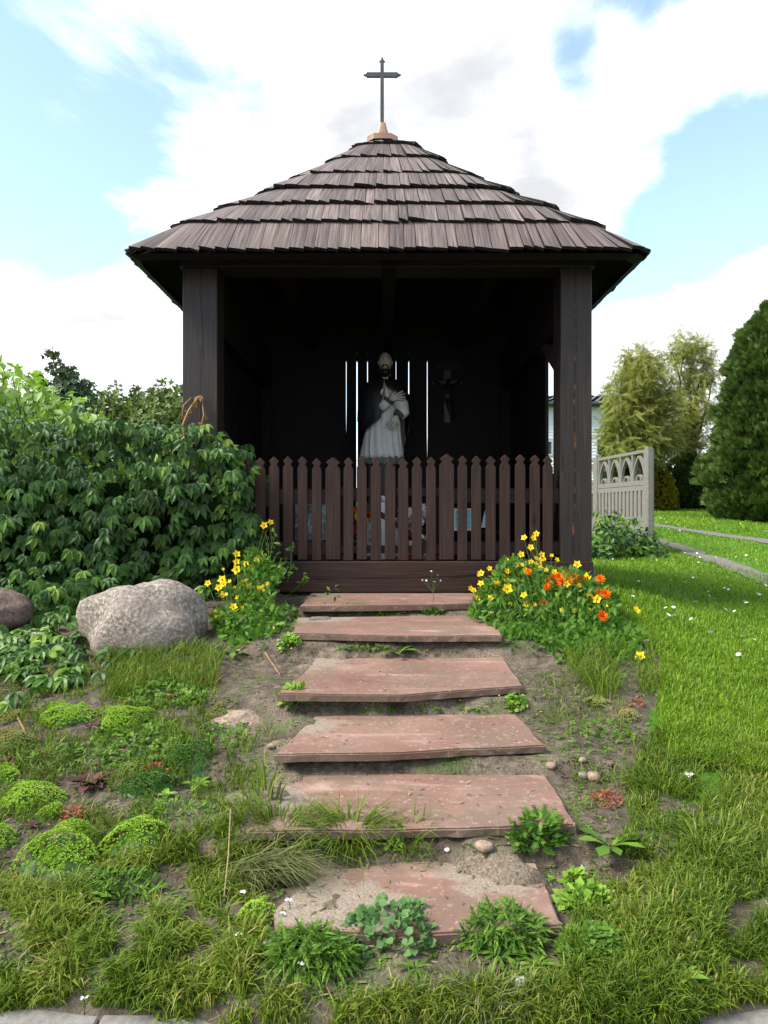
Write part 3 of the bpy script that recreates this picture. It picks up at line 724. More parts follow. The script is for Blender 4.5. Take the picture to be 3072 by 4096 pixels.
thin = (np.array([(-.1, 0, 0), (.1, 0, 0), (.12, .55, .03), (-.12, .55, .03), (0, 1, 0)]), np.array([(0, 1, 2), (0, 2, 3), (3, 2, 4)]))
def fern_leaf():
    L = []
    for s in (.25, .45, .65, .82):
        for sg in (-1, 1): L.append(xf(thin, sg * .8, .1, .42 * (1.15 - s * .6), (0, s, 0)))
    L.append(xf(thin, 0, 0, 1)); return merge_t(L)
FERN = fern_leaf()
SP_CLUMP = merge_t([xf(tri, rz, rx, .9) for rz, rx in [(0, .2), (1.2, .5), (2.5, .1), (3.7, .6), (5.0, .3)]])

# ================================================================ CREEPER HEDGE
hedge = tag(empty('creeper_hedge', (-2.0, 4.25, .45)), 'dense green Virginia creeper hedge left of the shrine', 'hedge')
def hedge_top(x):
    b_ = np.interp(x, [-4.5, -2.6, -2.2, -1.6, -1.15, -.98, -.86, -.80], [1.72, 1.66, 1.60, 1.60, 1.56, 1.42, 1.25, .9])
    return b_ + vn(x * 3, 1.7) * .10
def hedge_front(x, z):
    return 4.12 + vn(x * 2.3, z * 2.3) * .30 + vn(x * 6, z * 6) * .08 - .55 * ss(.9, .38, z) * ss(-1.0, -1.8, x) + .2 * ss(1.2, 1.7, z) + .10 * ss(-1.2, -.85, x) + np.abs(vn(x * 4.5 + 3, z * 5.5)) * .22
N = 2800
hx = rng.uniform(-3.6, -.80, N); hu = rng.random(N) ** 1.15
ht = hedge_top(hx); zb = np.interp(hx, [-3, -1.6, -1.0, -.8], [.30, .36, .52, .70]); hz = zb + (ht - zb) * hu
hy = hedge_front(hx, hz) + rng.random(N) ** 1.1 * .36 - .06 * (rng.random(N) < .1)
tp = rng.random(N) < .17                       # leaves on the rounded top
hy = np.where(tp, hy + rng.random(N) * .7, hy); hz = np.where(tp, ht + rng.normal(size=N) * .025, hz)
ex = 34                                       # runners in front of the fence, and on the post
ok = np.ones(N, bool); pp = np.stack([hx, hy, hz], -1)
run = [at(px, py, 4.40) for px, py in [(960, 1880), (975, 1800), (930, 1790), (990, 1905), (1000, 1810), (940, 1850), (950, 1960), (965, 2060), (955, 2100), (990, 1950), (900, 1760), (870, 1740), (820, 1700), (780, 1705), (905, 1830), (1010, 1870), (985, 1990), (960, 2130), (1010, 2170), (930, 2200), (945, 2010), (915, 1920), (925, 2100)]]
pp = np.concatenate([pp, np.array([tuple(v) for v in run])])
# ground runners at the lower left
gr_ = [gp(px, py) + Vector((0, 0, .05)) for px, py in [(random.uniform(-60, 330), random.uniform(2560, 2760)) for _ in range(95)]]
gr_ += [gp(px, py) + Vector((0, 0, .05)) for px, py in [(60, 2820), (150, 2800), (250, 2760), (330, 2700), (430, 2650), (30, 2870), (120, 2900), (400, 2740), (440, 2690), (330, 2640), (520, 2640)]]
gr_ += [gp(px, py) + Vector((0, -.1, .10)) for px, py in [(random.uniform(250, 900), random.uniform(2300, 2440)) for _ in range(60)]]
gr_ += [gp(px, py) + Vector((0, 0, .06)) for px, py in [(random.uniform(-40, 330), random.uniform(2420, 2600)) for _ in range(60)]]
pp = np.concatenate([pp, np.array([tuple(v) for v in gr_])])
n = len(pp); ng = len(gr_)
nrm_ = np.stack([rng.normal(size=n) * .35, -.75 + rng.normal(size=n) * .25, .95 + rng.normal(size=n) * .25], -1)
nrm_[:N][tp] += [0, .5, .9]; nrm_[-ng:] = np.stack([rng.normal(size=ng) * .3, -.35 + rng.normal(size=ng) * .2, np.ones(ng)], -1)
alo = np.stack([rng.normal(size=n) * .55, -.85 + rng.normal(size=n) * .2, -.75 * np.ones(n)], -1)
alo[-ng:] = np.stack([rng.normal(size=ng), rng.normal(size=ng) - .5, -.1 * np.ones(ng)], -1)
FR = frames(alo, nrm_); sc_ = .036 + .048 * rng.random(n) ** .8; sc_[-ng:] *= .95
rn = np.clip(rng.beta(1.5, 2.2, n) * .9, 0, 1); rn += np.where(rng.random(n) < .02, .5, 0); rn = np.clip(rn + .14 * ss(.9, .4, pp[:, 2]) + .10 * ss(1.4, 1.6, pp[:, 2]), 0, 1)
vis = np.argsort(pp[:, 1] - .03 * rng.random(n) * 20 - sc_ * 2)
ipx, ipy = pix(pp); infr = (ipx > 0) & (ipy > 0)
big = [i for i in vis if infr[i]][:300]; rest = np.setdiff1d(np.arange(n), big)
for i in big:
    V, Fc, r_ = scatter(CREEP[i % 3], pp[i:i + 1], FR[i:i + 1], sc_[i:i + 1], rn[i:i + 1])
    put('leaf', mesh_np('leaf', V, Fc, r_), M['vine'], hedge)
parts = [scatter(CREEP[k], pp[s_], FR[s_], sc_[s_], rn[s_]) for k in range(3) for s_ in [rest[rest % 3 == k]]]
tag(put('leaves', mesh_np('leaves', *cat_parts(parts)), M['vine'], hedge), kind='stuff')
# the dark twiggy body behind the leaves
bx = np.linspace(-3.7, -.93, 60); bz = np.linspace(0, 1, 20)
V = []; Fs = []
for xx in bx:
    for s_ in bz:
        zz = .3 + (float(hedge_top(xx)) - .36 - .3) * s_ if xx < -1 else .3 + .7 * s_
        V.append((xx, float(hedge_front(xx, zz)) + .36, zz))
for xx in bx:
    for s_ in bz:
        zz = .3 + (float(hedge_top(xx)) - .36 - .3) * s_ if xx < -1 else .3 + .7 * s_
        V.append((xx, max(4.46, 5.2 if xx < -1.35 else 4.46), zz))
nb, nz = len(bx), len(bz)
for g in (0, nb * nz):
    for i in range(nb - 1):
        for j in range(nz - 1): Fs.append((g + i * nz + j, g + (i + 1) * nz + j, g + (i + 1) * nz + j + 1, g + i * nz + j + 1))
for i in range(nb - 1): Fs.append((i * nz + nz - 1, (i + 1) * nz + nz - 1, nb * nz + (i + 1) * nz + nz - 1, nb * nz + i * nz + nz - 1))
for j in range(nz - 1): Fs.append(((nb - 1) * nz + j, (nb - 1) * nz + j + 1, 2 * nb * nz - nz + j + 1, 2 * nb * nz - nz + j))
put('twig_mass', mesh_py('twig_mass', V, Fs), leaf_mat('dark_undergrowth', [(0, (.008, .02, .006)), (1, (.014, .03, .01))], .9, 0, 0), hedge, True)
st = MB()
st.tube([at(748, 1790, 4.42), at(730, 1700, 4.42), at(755, 1640, 4.42), at(790, 1590, 4.44), at(805, 1580, 4.45)], [.006, .006, .005, .004, .002], 6)
st.tube([at(800, 1720, 4.44), at(815, 1660, 4.44), at(808, 1600, 4.46)], [.005, .004, .002], 6)
st.tube([at(725, 1680, 4.42), at(735, 1620, 4.42), at(765, 1590, 4.43)], [.004, .003, .002], 6)
st.build('runner_stem', plain('tan_stem', (.30, .17, .07), .7), hedge, True)
yl = [at(790, 1592, 4.44), at(805, 1585, 4.44), at(750, 1645, 4.42), at(735, 1665, 4.42), at(820, 1665, 4.44), at(775, 1612, 4.42), at(815, 1700, 4.44)]
yl = np.array([tuple(v) for v in yl])
put('young_leaf', mesh_np('young_leaf', *scatter(CREEP[2], yl, frames(rand_unit(7) - [0, .3, 1], rand_unit(7) * .4 + [0, -1, .5]), np.full(7, .038), np.full(7, .5))),
    leaf_mat('young_creeper_leaf', [(0, (.2, .16, .04)), (1, (.3, .13, .04))], .45, .3), hedge)

# taller sunlit knotweed behind the hedge
kn = tag(empty('knotweed_shrub', (-3.3, 6.2, .5)), 'tall yellow-green leafy shrub with white flowers behind the creeper hedge', 'shrub')
n = 2600; ktop = lambda x: np.interp(x, [-5, -3.55, -3.15, -2.8, -2.4, -1.95], [2.6, 2.42, 2.28, 2.02, 1.86, 1.5])
kx = rng.uniform(-4.6, -1.9, n); ky = rng.uniform(5.4, 6.8, n) ; kz = 1.0 + (ktop(kx * 6.1 / ky) * (1 + (ky - 6.1) * .03) + vn(kx * 5, ky * 5) * .16 - 1.0) * rng.random(n) ** .35
kp = np.stack([kx, ky, kz], -1)
kf = frames(rand_unit(n) * .8 + [0, -.5, -.25], rand_unit(n) * .5 + [-.2, -.5, 1])
put('foliage', mesh_np('foliage', *scatter(simple, kp, kf, rng.uniform(.07, .13, n), rng.random(n)), smooth=True),
    leaf_mat('knotweed_leaf', [(0, (.10, .2, .025)), (.5, (.19, .32, .04)), (1, (.32, .43, .09))], .45, .4), kn)
st = MB()
for k in range(26):
    x_ = random.uniform(-4.2, -2.1); y_ = random.uniform(5.6, 6.6); h_ = float(ktop(x_ * 6.1 / y_)) - .1
    st.tube([(x_, y_, .4), (x_ + .05, y_, (h_ + .4) / 2), (x_ + random.uniform(-.1, .1), y_ - .1, h_)], [.012, .009, .004], 5)
tag(st.build('stems', M['stem'], kn), kind='stuff')
n = 90; sx_ = rng.uniform(-3.6, -2.0, n); sy_ = rng.uniform(5.4, 6.0, n); sz_ = ktop(sx_ * 6.1 / sy_) - rng.random(n) ** 2 * .35 + .03
tag(put('flower_spikes', mesh_np('flower_spikes', *scatter(FERN, np.stack([sx_, sy_, sz_], -1), frames(rand_unit(n) * .4 + [0, 0, 1], rand_unit(n)), rng.uniform(.018, .03, n), rng.random(n))), M['whitepet'], kn), kind='stuff')

# ================================================================ BOULDERS AND STONES
def rock(name, c, r, label, mt, seed, cat='boulder', group=None, sub=4, rough=.16, flat=0):
    bm = bmesh.new(); bmesh.ops.create_icosphere(bm, subdivisions=sub, radius=1)
    for v in bm.verts:
        d_ = v.co.normalized(); s = 1 + rough * (float(vn(d_.x * 1.6 + seed, d_.y * 1.6 + d_.z * 1.1)) * 1.6 + float(vn(d_.z * 3.2 + seed, d_.x * 3.2 - d_.y * 2)) * .6 + float(vn(d_.x * 9 + d_.z * 5, d_.y * 9 + seed)) * .22 + float(vn(d_.x * 24 + d_.z * 15, d_.y * 22 + seed)) * .07)
        q = Vector((abs(d_.x) ** .95 * math.copysign(1, d_.x), abs(d_.y) ** .95 * math.copysign(1, d_.y), abs(d_.z) ** .95 * math.copysign(1, d_.z))) * s
        v.co = Vector((c[0] + q.x * r[0], c[1] + q.y * r[1], c[2] + q.z * r[2]))
    me = bpy.data.meshes.new(name); bm.to_mesh(me); bm.free()
    return tag(put(name, me, mt, smooth=True), label, cat, group)
def granite(name, a_, b_, c_, lich):
    m, t, p, _ = new_mat(name)
    pos = nd(t, 'ShaderNodeNewGeometry').outputs['Position']
    f1, f2, f3 = noise(t, pos, 60, 5, .8), noise(t, pos, 17, 6, .7), noise(t, pos, 5, 5)
    cc = ramp(t, f1, [(.3, a_), (.48, b_), (.62, c_), (.75, tuple(min(1, x * 1.45) for x in c_))])
    cc = mixc(t, ramp(t, f3, [(.42, (0, 0, 0)), (.65, (.55, .55, .55))]), cc, b_)
    cc = mixc(t, ramp(t, f2, [(.56, (0, 0, 0)), (.68, (.85, .85, .85))]), cc, lich)
    cr = nd(t, 'ShaderNodeTexVoronoi', feature='DISTANCE_TO_EDGE', i_Scale=3.2); t.links.new(mapping(t, pos, (1, 1, 1.6)), cr.inputs['Vector'])
    cc = mixc(t, math_n(t, 'MULTIPLY', ramp(t, cr.outputs[0], [(.002, (.5, .5, .5)), (.012, (0, 0, 0))]), ramp(t, f3, [(.45, (0, 0, 0)), (.6, (1, 1, 1))])), cc, a_)
    t.links.new(cc, p.inputs['Base Color']); p.inputs['Roughness'].default_value = .85; p.inputs['Specular IOR Level'].default_value = .3
    bump(t, p, math_n(t, 'ADD', f1, f2), .8, .012); return m
M['granite'] = granite('pale_granite', (.045, .036, .028), (.20, .168, .136), (.46, .41, .35), (.085, .068, .052))
M['redgranite'] = granite('reddish_granite', (.05, .035, .028), (.13, .09, .07), (.2, .15, .12), (.08, .06, .05))
M['sandrock'] = granite('pink_sandy_rock', (.12, .08, .055), (.26, .19, .135), (.36, .28, .21), (.16, .12, .08))
b0 = gp(590, 2600)
rock('boulder', at(585, 2500, 3.52) + Vector((0, 0, -.03)), (.295, .23, .255), 'big pale grey granite boulder in front of the creeper hedge', M['granite'], 3.3, rough=.22)
rock('boulder', at(5, 2450, 3.7), (.15, .14, .115), 'dark reddish boulder cut off by the left picture edge', M['redgranite'], 8.1)
rock('stone', at(165, 2560, 3.5), (.085, .07, .045), 'small pale stone between the two boulders', M['granite'], 5.7, 'stone')
gs = gp(925, 2880)
rock('buried_rock', gs + Vector((0, .05, -.035)), (.125, .10, .075), 'pinkish sandy rock half buried left of the third step', M['sandrock'], 12.4, 'rock', rough=.28)
pebs = [((2440, 3060), .016, 'brown pebble on the bare soil, upper one right of the widest step', 'redgranite'), ((2330, 3045), .014, 'tan pebble lying alone right of the pale streaked step', 'sandrock'), ((2375, 3115), .026, 'largest of the soil-covered stones right of the widest step', 'sandrock'),
        ((2335, 3105), .017, 'round grey pebble touching the largest soil-covered stone', 'granite'), ((2205, 3068), .018, 'orange-brown pebble at the back right corner of the widest step', 'sandrock'), ((1935, 3395), .024, 'orange pebble in the sand under the widest step', 'sandrock'), ((2080, 3935), .018, 'flat white stone on bare soil at the bottom', 'whitepet'),
        ((1788, 3403), .008, 'tiny white pebble under the widest step', 'whitepet'), ((570, 3240), .008, 'tiny white pebble beside the sedum cushions', 'whitepet'), ((862, 2608), .010, 'white pebble on dark soil beside the big boulder', 'whitepet'), ((955, 2605), .010, 'pale pebble under the left yellow flowers', 'granite'), ((1085, 2990), .014, 'orange pebble at the left end of the pale streaked step', 'sandrock')]
for (q, r_, lb, mt_) in pebs:
    g_ = gp(*q); rock('pebble', g_ + Vector((0, 0, r_ * .3)), (r_, r_ * .8, r_ * .65), lb, M[mt_], r_ * 900, 'pebble', 'loose stones on the soil', 2, .2)
n = 1500; gx_ = rng.uniform(-1.6, 1.5, n); gy_ = rng.uniform(1.5, 4.3, n); bad = (np.abs(gx_ - .09) < .6) & (rng.random(n) < .6); gx_, gy_ = gx_[~bad], gy_[~bad]; n = len(gx_)
octa = (np.array([(1, 0, 0), (-1, 0, 0), (0, 1, 0), (0, -1, 0), (0, 0, .8), (0, 0, -.8)], float), np.array([(0, 2, 4), (2, 1, 4), (1, 3, 4), (3, 0, 4), (2, 0, 5), (1, 2, 5), (3, 1, 5), (0, 3, 5)]))
gv = scatter(octa, np.stack([gx_, gy_, T(gx_, gy_) + .001], -1), frames(rand_unit(n), rand_unit(n)), rng.uniform(.0015, .006, n)[:, None] * rng.uniform(.6, 1.3, (n, 3)), rng.random(n))
tag(put('grit', mesh_np('grit', *gv), M['granite']), 'loose grit and crumbs scattered over the bare soil', 'grit', kind='stuff')

# ================================================================ FLOWER BUSHES
def flower_t(npet, L, W, cup=.35):
    pet = blade_tmpl(L, W, 2, -cup * .3, .05, .6)
    return merge_t([xf(pet, 2 * math.pi * k / npet, cup * .5 * (1 + .2 * (k % 2))) for k in range(npet)])
BID = flower_t(5, 1.0, .82)
dome = merge_t([(np.array([(math.cos(a_) * .3, math.sin(a_) * .3, .02) for a_ in np.linspace(0, 2 * np.pi, 8, endpoint=False)] + [(0, 0, .2)]), np.array([(k, (k + 1) % 8, 8) for k in range(8)]))])
def ruffle():      # a full double marigold head
    L = []
    for lay, (rr, tilt, k) in enumerate([(1.0, .15, 10), (.85, .55, 9), (.65, .95, 7), (.42, 1.25, 5)]):
        pt = blade_tmpl(rr, .55 * rr + .12, 2, -.25, .2, .7)
        for j in range(k): L.append(xf(pt, 2 * math.pi * j / k + lay * .4, tilt, 1, (0, 0, lay * .06)))
    return merge_t(L)
MARI = ruffle()
def one(tm, pos, along, nrm, s, rnd):
    return mesh_np('petals', *scatter(tm, np.array([pos]), frames(np.array([along]), np.array([nrm])), np.array([s]), np.array([rnd])))
def bush(name, label, cat, base, cover, yel, ora, dfun, nleaf, stems=True, mats='fern', scale=.05):
    b_ = tag(empty(name, base), label, cat)
    P = cover(nleaf); n = len(P)
    FRm = frames(rand_unit(n) * .8 + [0, -.35, .55], rand_unit(n) * .6 + [0, -.4, .8])
    put('foliage', mesh_np('foliage', *scatter(FERN, P, FRm, rng.uniform(scale * .7, scale * 1.35, n), rng.random(n))), M[mats], b_)
    sm = MB()
    for (px, py, sz, kind) in [(x, y, s, 'y') for x, y, s in yel] + [(x, y, s, 'o') for x, y, s in ora]:
        p_ = at(px, py, dfun(px, py) + random.uniform(-.08, .08))
        nr = np.array([random.uniform(-.5, .5), -1 + random.uniform(-.3, .3), .75 + random.uniform(-.3, .4)])
        al = np.array([random.uniform(-1, 1), .3, 1.])
        if kind == 'y':
            f_ = put('flower', one(BID, p_, al, nr, sz, random.random()), M['yellow'], b_)
            q = p_ + Vector(tuple(norm(nr))) * sz * .12
            put('flower_centre', one(dome, q, al, nr, sz * .8, .5), M['flowereye'], f_)
        else:
            put('flower', one(MARI, p_, al, nr, sz, random.random()), M['orange'], b_)
        if stems:
            e = Vector((base[0] + (p_.x - base[0]) * .55, base[1] + (p_.y - base[1]) * .6, max(base[2] + .05, p_.z - .16)))
            sm.tube([p_ - Vector(tuple(norm(nr))) * sz * .1, p_.lerp(e, .5) + Vector((random.uniform(-.012, .012), 0, .01)), e], [.0014, .0018, .0022], 4, cap=False)
    if stems: tag(sm.build('stems', M['weed'], b_), kind='stuff')
    return b_
Yr = [(435, 127), (480, 128), (496, 107), (467, 175), (420, 210), (522, 212), (573, 216, .6), (598, 237, .8), (512, 238), (700, 261, 1.2), (218, 304), (285, 308), (348, 296), (391, 342, 1.1), (218, 357), (301, 355), (277, 376), (349, 384, 1.5), (268, 429), (198, 432), (285, 465, .7), (434, 415), (523, 418, 1.1), (445, 460, 1.1), (468, 275), (432, 303), (494, 290), (585, 300), (645, 358, 1.1), (745, 330, 1.5), (571, 380, .8), (760, 417), (800, 436, 1.2), (616, 481, 1.1), (997, 490, 1.2), (962, 608, 1.3), (900, 670, 1.2), (930, 684), (1017, 722, 1.2), (777, 700), (766, 758, .9), (388, 660, .7), (396, 263, .8), (424, 265, .8), (515, 262, .9), (182, 392, .8), (165, 380, .8), (545, 288, .7), (937, 898, .8), (710, 366, .8), (470, 248, .8), (330, 320, .7)]
Or = [(605, 325), (640, 315, 1.1), (683, 330, 1.1), (655, 345), (600, 360), (550, 350, .9), (550, 375, .8), (818, 337), (804, 407), (844, 410), (823, 522, 1.1), (533, 457, .9), (848, 470, .7), (458, 300, .7), (575, 335), (625, 350), (670, 310), (720, 335, .9), (690, 352, .9)]
cv = lambda L, b_: [(1750 + q[0] * .797, 2050 + q[1] * .797, b_ * (q[2] if len(q) > 2 else 1) * .0225) for q in L]
dR = lambda px, py: float(np.interp(py, [2120, 2300, 2450, 2620, 2780], [4.25, 4.0, 3.72, 3.35, 3.05]))
def cover_poly(poly, dfun, jit):
    def f(n):
        xs_ = [q[0] for q in poly]; ys_ = [q[1] for q in poly]; out = []
        while len(out) < n:
            px = rng.uniform(min(xs_), max(xs_), n * 2); py = rng.uniform(min(ys_), max(ys_), n * 2)
            k = poly_in(px + (vn(px * .02, py * .02)) * 70, py + vn(px * .02 + 7, py * .02) * 70, poly) & (vn(px * .012, py * .012 + 40) > -.38)
            for x_, y_ in zip(px[k], py[k]):
                d_ = dfun(x_, y_) + rng.normal() * .05 + rng.random() * jit
                q = at(x_, y_, d_); out.append((q.x, q.y, max(q.z, float(T(q.x, q.y)) + .01)))
        return np.array(out[:n])
    return f
Yr += [(random.uniform(150, 560), random.uniform(230, 470), random.uniform(.5, .85)) for _ in range(16)] + [(random.uniform(560, 900), random.uniform(400, 640), random.uniform(.45, .7)) for _ in range(8)]
yel_r = cv([q for q in Yr if not (q[0] > 560 and 300 < q[1] < 480)], 1.0)
rb = gp(2200, 2620)
bush('bidens_plant', 'feathery plant with many yellow daisy-like flowers right of the steps', 'flowers', tuple(rb), cover_poly([(1890, 2440), (1960, 2290), (2050, 2240), (2150, 2250), (2230, 2260), (2330, 2330), (2420, 2380), (2480, 2470), (2570, 2570), (2530, 2680), (2340, 2710), (2180, 2640), (2040, 2620), (1990, 2560), (1960, 2500), (1880, 2490)], dR, .22), yel_r, [], dR, 12000, scale=.036)
ob = gp(2330, 2640)
bush('marigold_plant', 'orange marigolds in full bloom among the yellow flowers right of the steps', 'flowers', tuple(ob), cover_poly([(2150, 2310), (2330, 2300), (2420, 2370), (2460, 2470), (2400, 2560), (2250, 2580), (2160, 2460)], lambda x, y: dR(x, y) - .04, .12),
     cv([q for q in Yr if (q[0] > 560 and 300 < q[1] < 480)], 1.0), cv(Or, 1.4), lambda x, y: dR(x, y) - .06, 1300, scale=.038)
Yl = [(random.uniform(330, 1000), random.uniform(900, 1400), random.uniform(.4, .7)) for _ in range(16)] + [(845, 478, 1.2), (905, 450), (583, 750, 1.2), (585, 822, 1.1), (585, 897, 1.4), (673, 845), (718, 873, .9), (771, 811, .9), (817, 760, .8), (312, 1027), (447, 993, 1.3), (463, 1032, 1.1), (414, 1068, 1.1), (655, 1015, 1.2), (645, 1065), (707, 1062, 1.1), (797, 1025, 1.1), (810, 1087, 1.4), (594, 1163, .7), (553, 1250, 1.1), (633, 1270), (453, 1307, .8), (441, 1400, .6), (933, 1452, .5), (780, 960, .7), (455, 893, .5)]
dL = lambda px, py: float(np.interp(py, [2060, 2250, 2350, 2500, 2680], [4.35, 4.15, 3.95, 3.6, 3.3]))
lb_ = gp(960, 2600)
bush('bidens_plant', 'smaller feathery plant with yellow flowers between boulder and steps', 'flowers', tuple(lb_), cover_poly([(850, 2500), (850, 2410), (920, 2340), (960, 2280), (1050, 2200), (1130, 2270), (1140, 2330), (1110, 2420), (1130, 2500), (1080, 2590), (980, 2630), (900, 2600), (870, 2560)], dL, .2),
     [(700 + q[0] * .4219, 1900 + q[1] * .4219,  .0225 * (q[2] if len(q) > 2 else 1)) for q in Yl], [], dL, 5200, scale=.036)
sp_ = MB()
for (a_, b_) in [((1060, 2120), (1075, 2250)), ((1082, 2105), (1080, 2250)), ((1100, 2080), (1085, 2200)), ((1225, 2310), (1130, 2400)), ((1165, 2180), (1150, 2330))]:
    p0_, p1_ = at(*a_, 4.3), at(*b_, 4.1); sp_.tube([p0_, p0_.lerp(p1_, .5) + Vector((.01, 0, 0)), p1_], [.001, .0015, .002], 4)
tall = tag(empty('tall_flower_stems', tuple(gp(1090, 2480))), 'tall thin flower stems with sparse leaves in front of the left pickets', 'plant')
tag(sp_.build('stems', M['weed'], tall), kind='stuff')
tl = []
for (px, py) in [(1060, 2150), (1065, 2180), (1075, 2210), (1085, 2160), (1095, 2130), (1105, 2190), (1110, 2230), (1225, 2305), (1215, 2325), (1200, 2340), (1165, 2185), (1160, 2200), (1150, 2240), (1140, 2270), (1165, 2260), (1120, 2260), (1130, 2240), (1145, 2290)] * 3: tl.append(tuple(at(px + random.uniform(-12, 12), py + random.uniform(-12, 12), 4.25)))
tl = np.array(tl); put('foliage', mesh_np('foliage', *scatter(FERN, tl, frames(rand_unit(len(tl)), rand_unit(len(tl)) + [0, -1, .5]), rng.uniform(.025, .04, len(tl)), rng.random(len(tl)))), M['fern'], tall)

# ================================================================ SEDUM CUSHIONS AND GARDEN PLANTS
M['sedum'] = leaf_mat('sedum_lime', [(0, (.15, .27, .02)), (.5, (.27, .43, .035)), (.9, (.38, .53, .07)), (1, (.46, .4, .1))], .45, .2, .4)
M['sedum_d'] = leaf_mat('sedum_green', [(0, (.03, .09, .015)), (.6, (.07, .17, .022)), (1, (.13, .24, .04))], .45, .2, .4)
M['sedum_r'] = leaf_mat('sedum_reddish', [(0, (.16, .26, .05)), (.5, (.28, .33, .1)), (1, (.4, .13, .07))], .45, .2, .4)
SED = merge_t([xf(blade_tmpl(1, .55, 2, 0, .3), 2 * math.pi * k / 5 + .3 * (k % 2), .75 + .2 * (k % 2)) for k in range(5)] + [xf(blade_tmpl(.6, .4, 2, 0, .3), 2 * math.pi * k / 3, 1.2) for k in range(3)])
def cushion(px, py, wpx, hgt, mt, label, nden=1.0, name='sedum_cushion', cat='sedum'):
    wpx *= 1.12; hgt *= 1.25; c = gp(px, py); sc = c.y / F; r = wpx * sc; n = int(1300 * nden * (r / .1) ** 2) + 60
    o = tag(empty(name, tuple(c)), label, cat, 'sedum cushions in the rock garden')
    th = rng.uniform(0, 2 * np.pi, n); q = np.sqrt(rng.random(n)); edge = 1 + .18 * np.sin(th * 3 + px) + .1 * np.sin(th * 5 + py)
    x = c.x + r * q * edge * np.cos(th); y = c.y + r * .85 * q * edge * np.sin(th)
    hz = hgt * np.sqrt(np.clip(1 - q ** 2.2, 0, 1)) * (1 + vn(x * 30, y * 30) * .5)
    P = np.stack([x, y, T(x, y) + hz + .002], -1)
    nr = np.stack([np.cos(th) * q * .8, np.sin(th) * q * .8, np.ones(n) * .9], -1) + rand_unit(n) * .25
    put('rosettes', mesh_np('rosettes', *scatter(SED, P, frames(np.cross(nr, rand_unit(n)), nr), rng.uniform(.0045, .0075, n), np.clip(rng.beta(2, 2, n) + vn(x * 25, y * 25) * .5, 0, 1))), M[mt], o)
    V = []; Fs = []
    for j in range(7):
        for k in range(20):
            qq = j / 6; t_ = 2 * math.pi * k / 20; ee = 1 + .18 * math.sin(t_ * 3 + px) + .1 * math.sin(t_ * 5 + py)
            xx, yy = c.x + r * qq * ee * math.cos(t_), c.y + r * .85 * qq * ee * math.sin(t_)
            V.append((xx, yy, float(T(xx, yy)) + hgt * math.sqrt(max(0, 1 - qq ** 2.2)) * .62 - .014))
    for j in range(6):
        for k in range(20): Fs.append((j * 20 + k, j * 20 + (k + 1) % 20, (j + 1) * 20 + (k + 1) % 20, (j + 1) * 20 + k))
    put('cushion', mesh_py('cushion', V, Fs, rnd=.0), M['sedum_d'], o, True)
for q in [(265, 2880, 95, .034, 'sedum', 'lime sedum cushion, upper left beside the small purple plant'), (490, 2890, 88, .034, 'sedum', 'round lime sedum cushion, topmost on the right'),
          (40, 2880, 50, .02, 'sedum_r', 'yellowish sedum patch at the left edge under the creeper'), (45, 2985, 75, .028, 'sedum_r', 'reddish-tipped sedum cushion at the left edge above the purple leaves'),
          (15, 3120, 55, .025, 'sedum', 'lime sedum cushion at the left edge below the purple leaves'), (120, 3200, 105, .03, 'sedum', 'wide flat lime sedum cushion by the left edge'),
          (205, 3262, 42, .02, 'sedum', 'small lime sedum tuft below the wide flat cushion'), (537, 3375, 108, .045, 'sedum', 'full lime sedum cushion right of the largest one'),
          (255, 3440, 130, .05, 'sedum', 'largest lime sedum cushion at lower left'), (765, 3035, 82, .035, 'sedum_d', 'dark green sedum cushion nearest the steps'),
          (550, 3170, 62, .035, 'sedum_d', 'dark green sedum cushion beside the big purple plant'), (635, 3150, 62, .036, 'sedum_d', 'dark green sedum cushion behind the yellowing leaves'),
          (-10, 3375, 60, .03, 'sedum', 'lime sedum cushion cut off by the left edge, lowest'), (1027, 3690, 62, .03, 'sedum', 'yellow-green sedum clump at the lowest slab corner'),
          (2385, 2818, 42, .016, 'sedum_r', 'pale green sedum mat on bare soil right of the steps'), (2515, 2875, 42, .02, 'sedum_r', 'red and green sedum clump beside the lawn edge'),
          (870, 2865, 38, .014, 'sedum_r', 'brownish low sedum scrap beside the buried rock')]:
    cushion(*q)
def rosette(px, py, rpx, nl, mt, label, up=.35, wid=.3, name='rosette_plant', cat='plant', group=None, lift=.01, curl=.35, rag=0):
    c = gp(px, py); r = rpx * c.y / F; o = tag(empty(name, tuple(c)), label, cat, group)
    L = blade_tmpl(1, wid, 4, curl, .12, .6)
    if rag:
        V = L[0].copy(); 
        for i in range(1, 4): V[i * 3, 0] *= 1 + rag * (1 if i % 2 else -.6); V[i * 3 + 2, 0] *= 1 + rag * (1 if i % 2 else -.6)
        L = (V, L[1])
    for k in range(nl):
        th = 2 * math.pi * k * .382 * 1.0 + random.uniform(-.2, .2); u_ = up * random.uniform(.6, 1.5) + (.5 if k > nl * .7 else 0)
        al = np.array([math.cos(th), math.sin(th), u_]); nr = np.array([-math.cos(th) * u_, -math.sin(th) * u_, 1.0]) + rng.normal(size=3) * .12
        put('leaf', mesh_np('leaf', *scatter(L, np.array([[c.x + math.cos(th) * r * .06, c.y + math.sin(th) * r * .06, c.z + lift]]), frames(al[None], nr[None]), np.array([r * random.uniform(.65, 1.1) * (.6 if k > nl * .7 else 1)]), np.array([random.random()])), smooth=True), M[mt], o)
    return o
M['purple'] = leaf_mat('purple_leaf', [(0, (.045, .018, .022)), (.6, (.085, .03, .035)), (1, (.15, .05, .04))], .4, .15, .5, (1.2, .6, .5))
M['rust'] = leaf_mat('rust_leaf', [(0, (.13, .035, .02)), (1, (.28, .085, .04))], .55, .15, .3, (1.2, .6, .4))
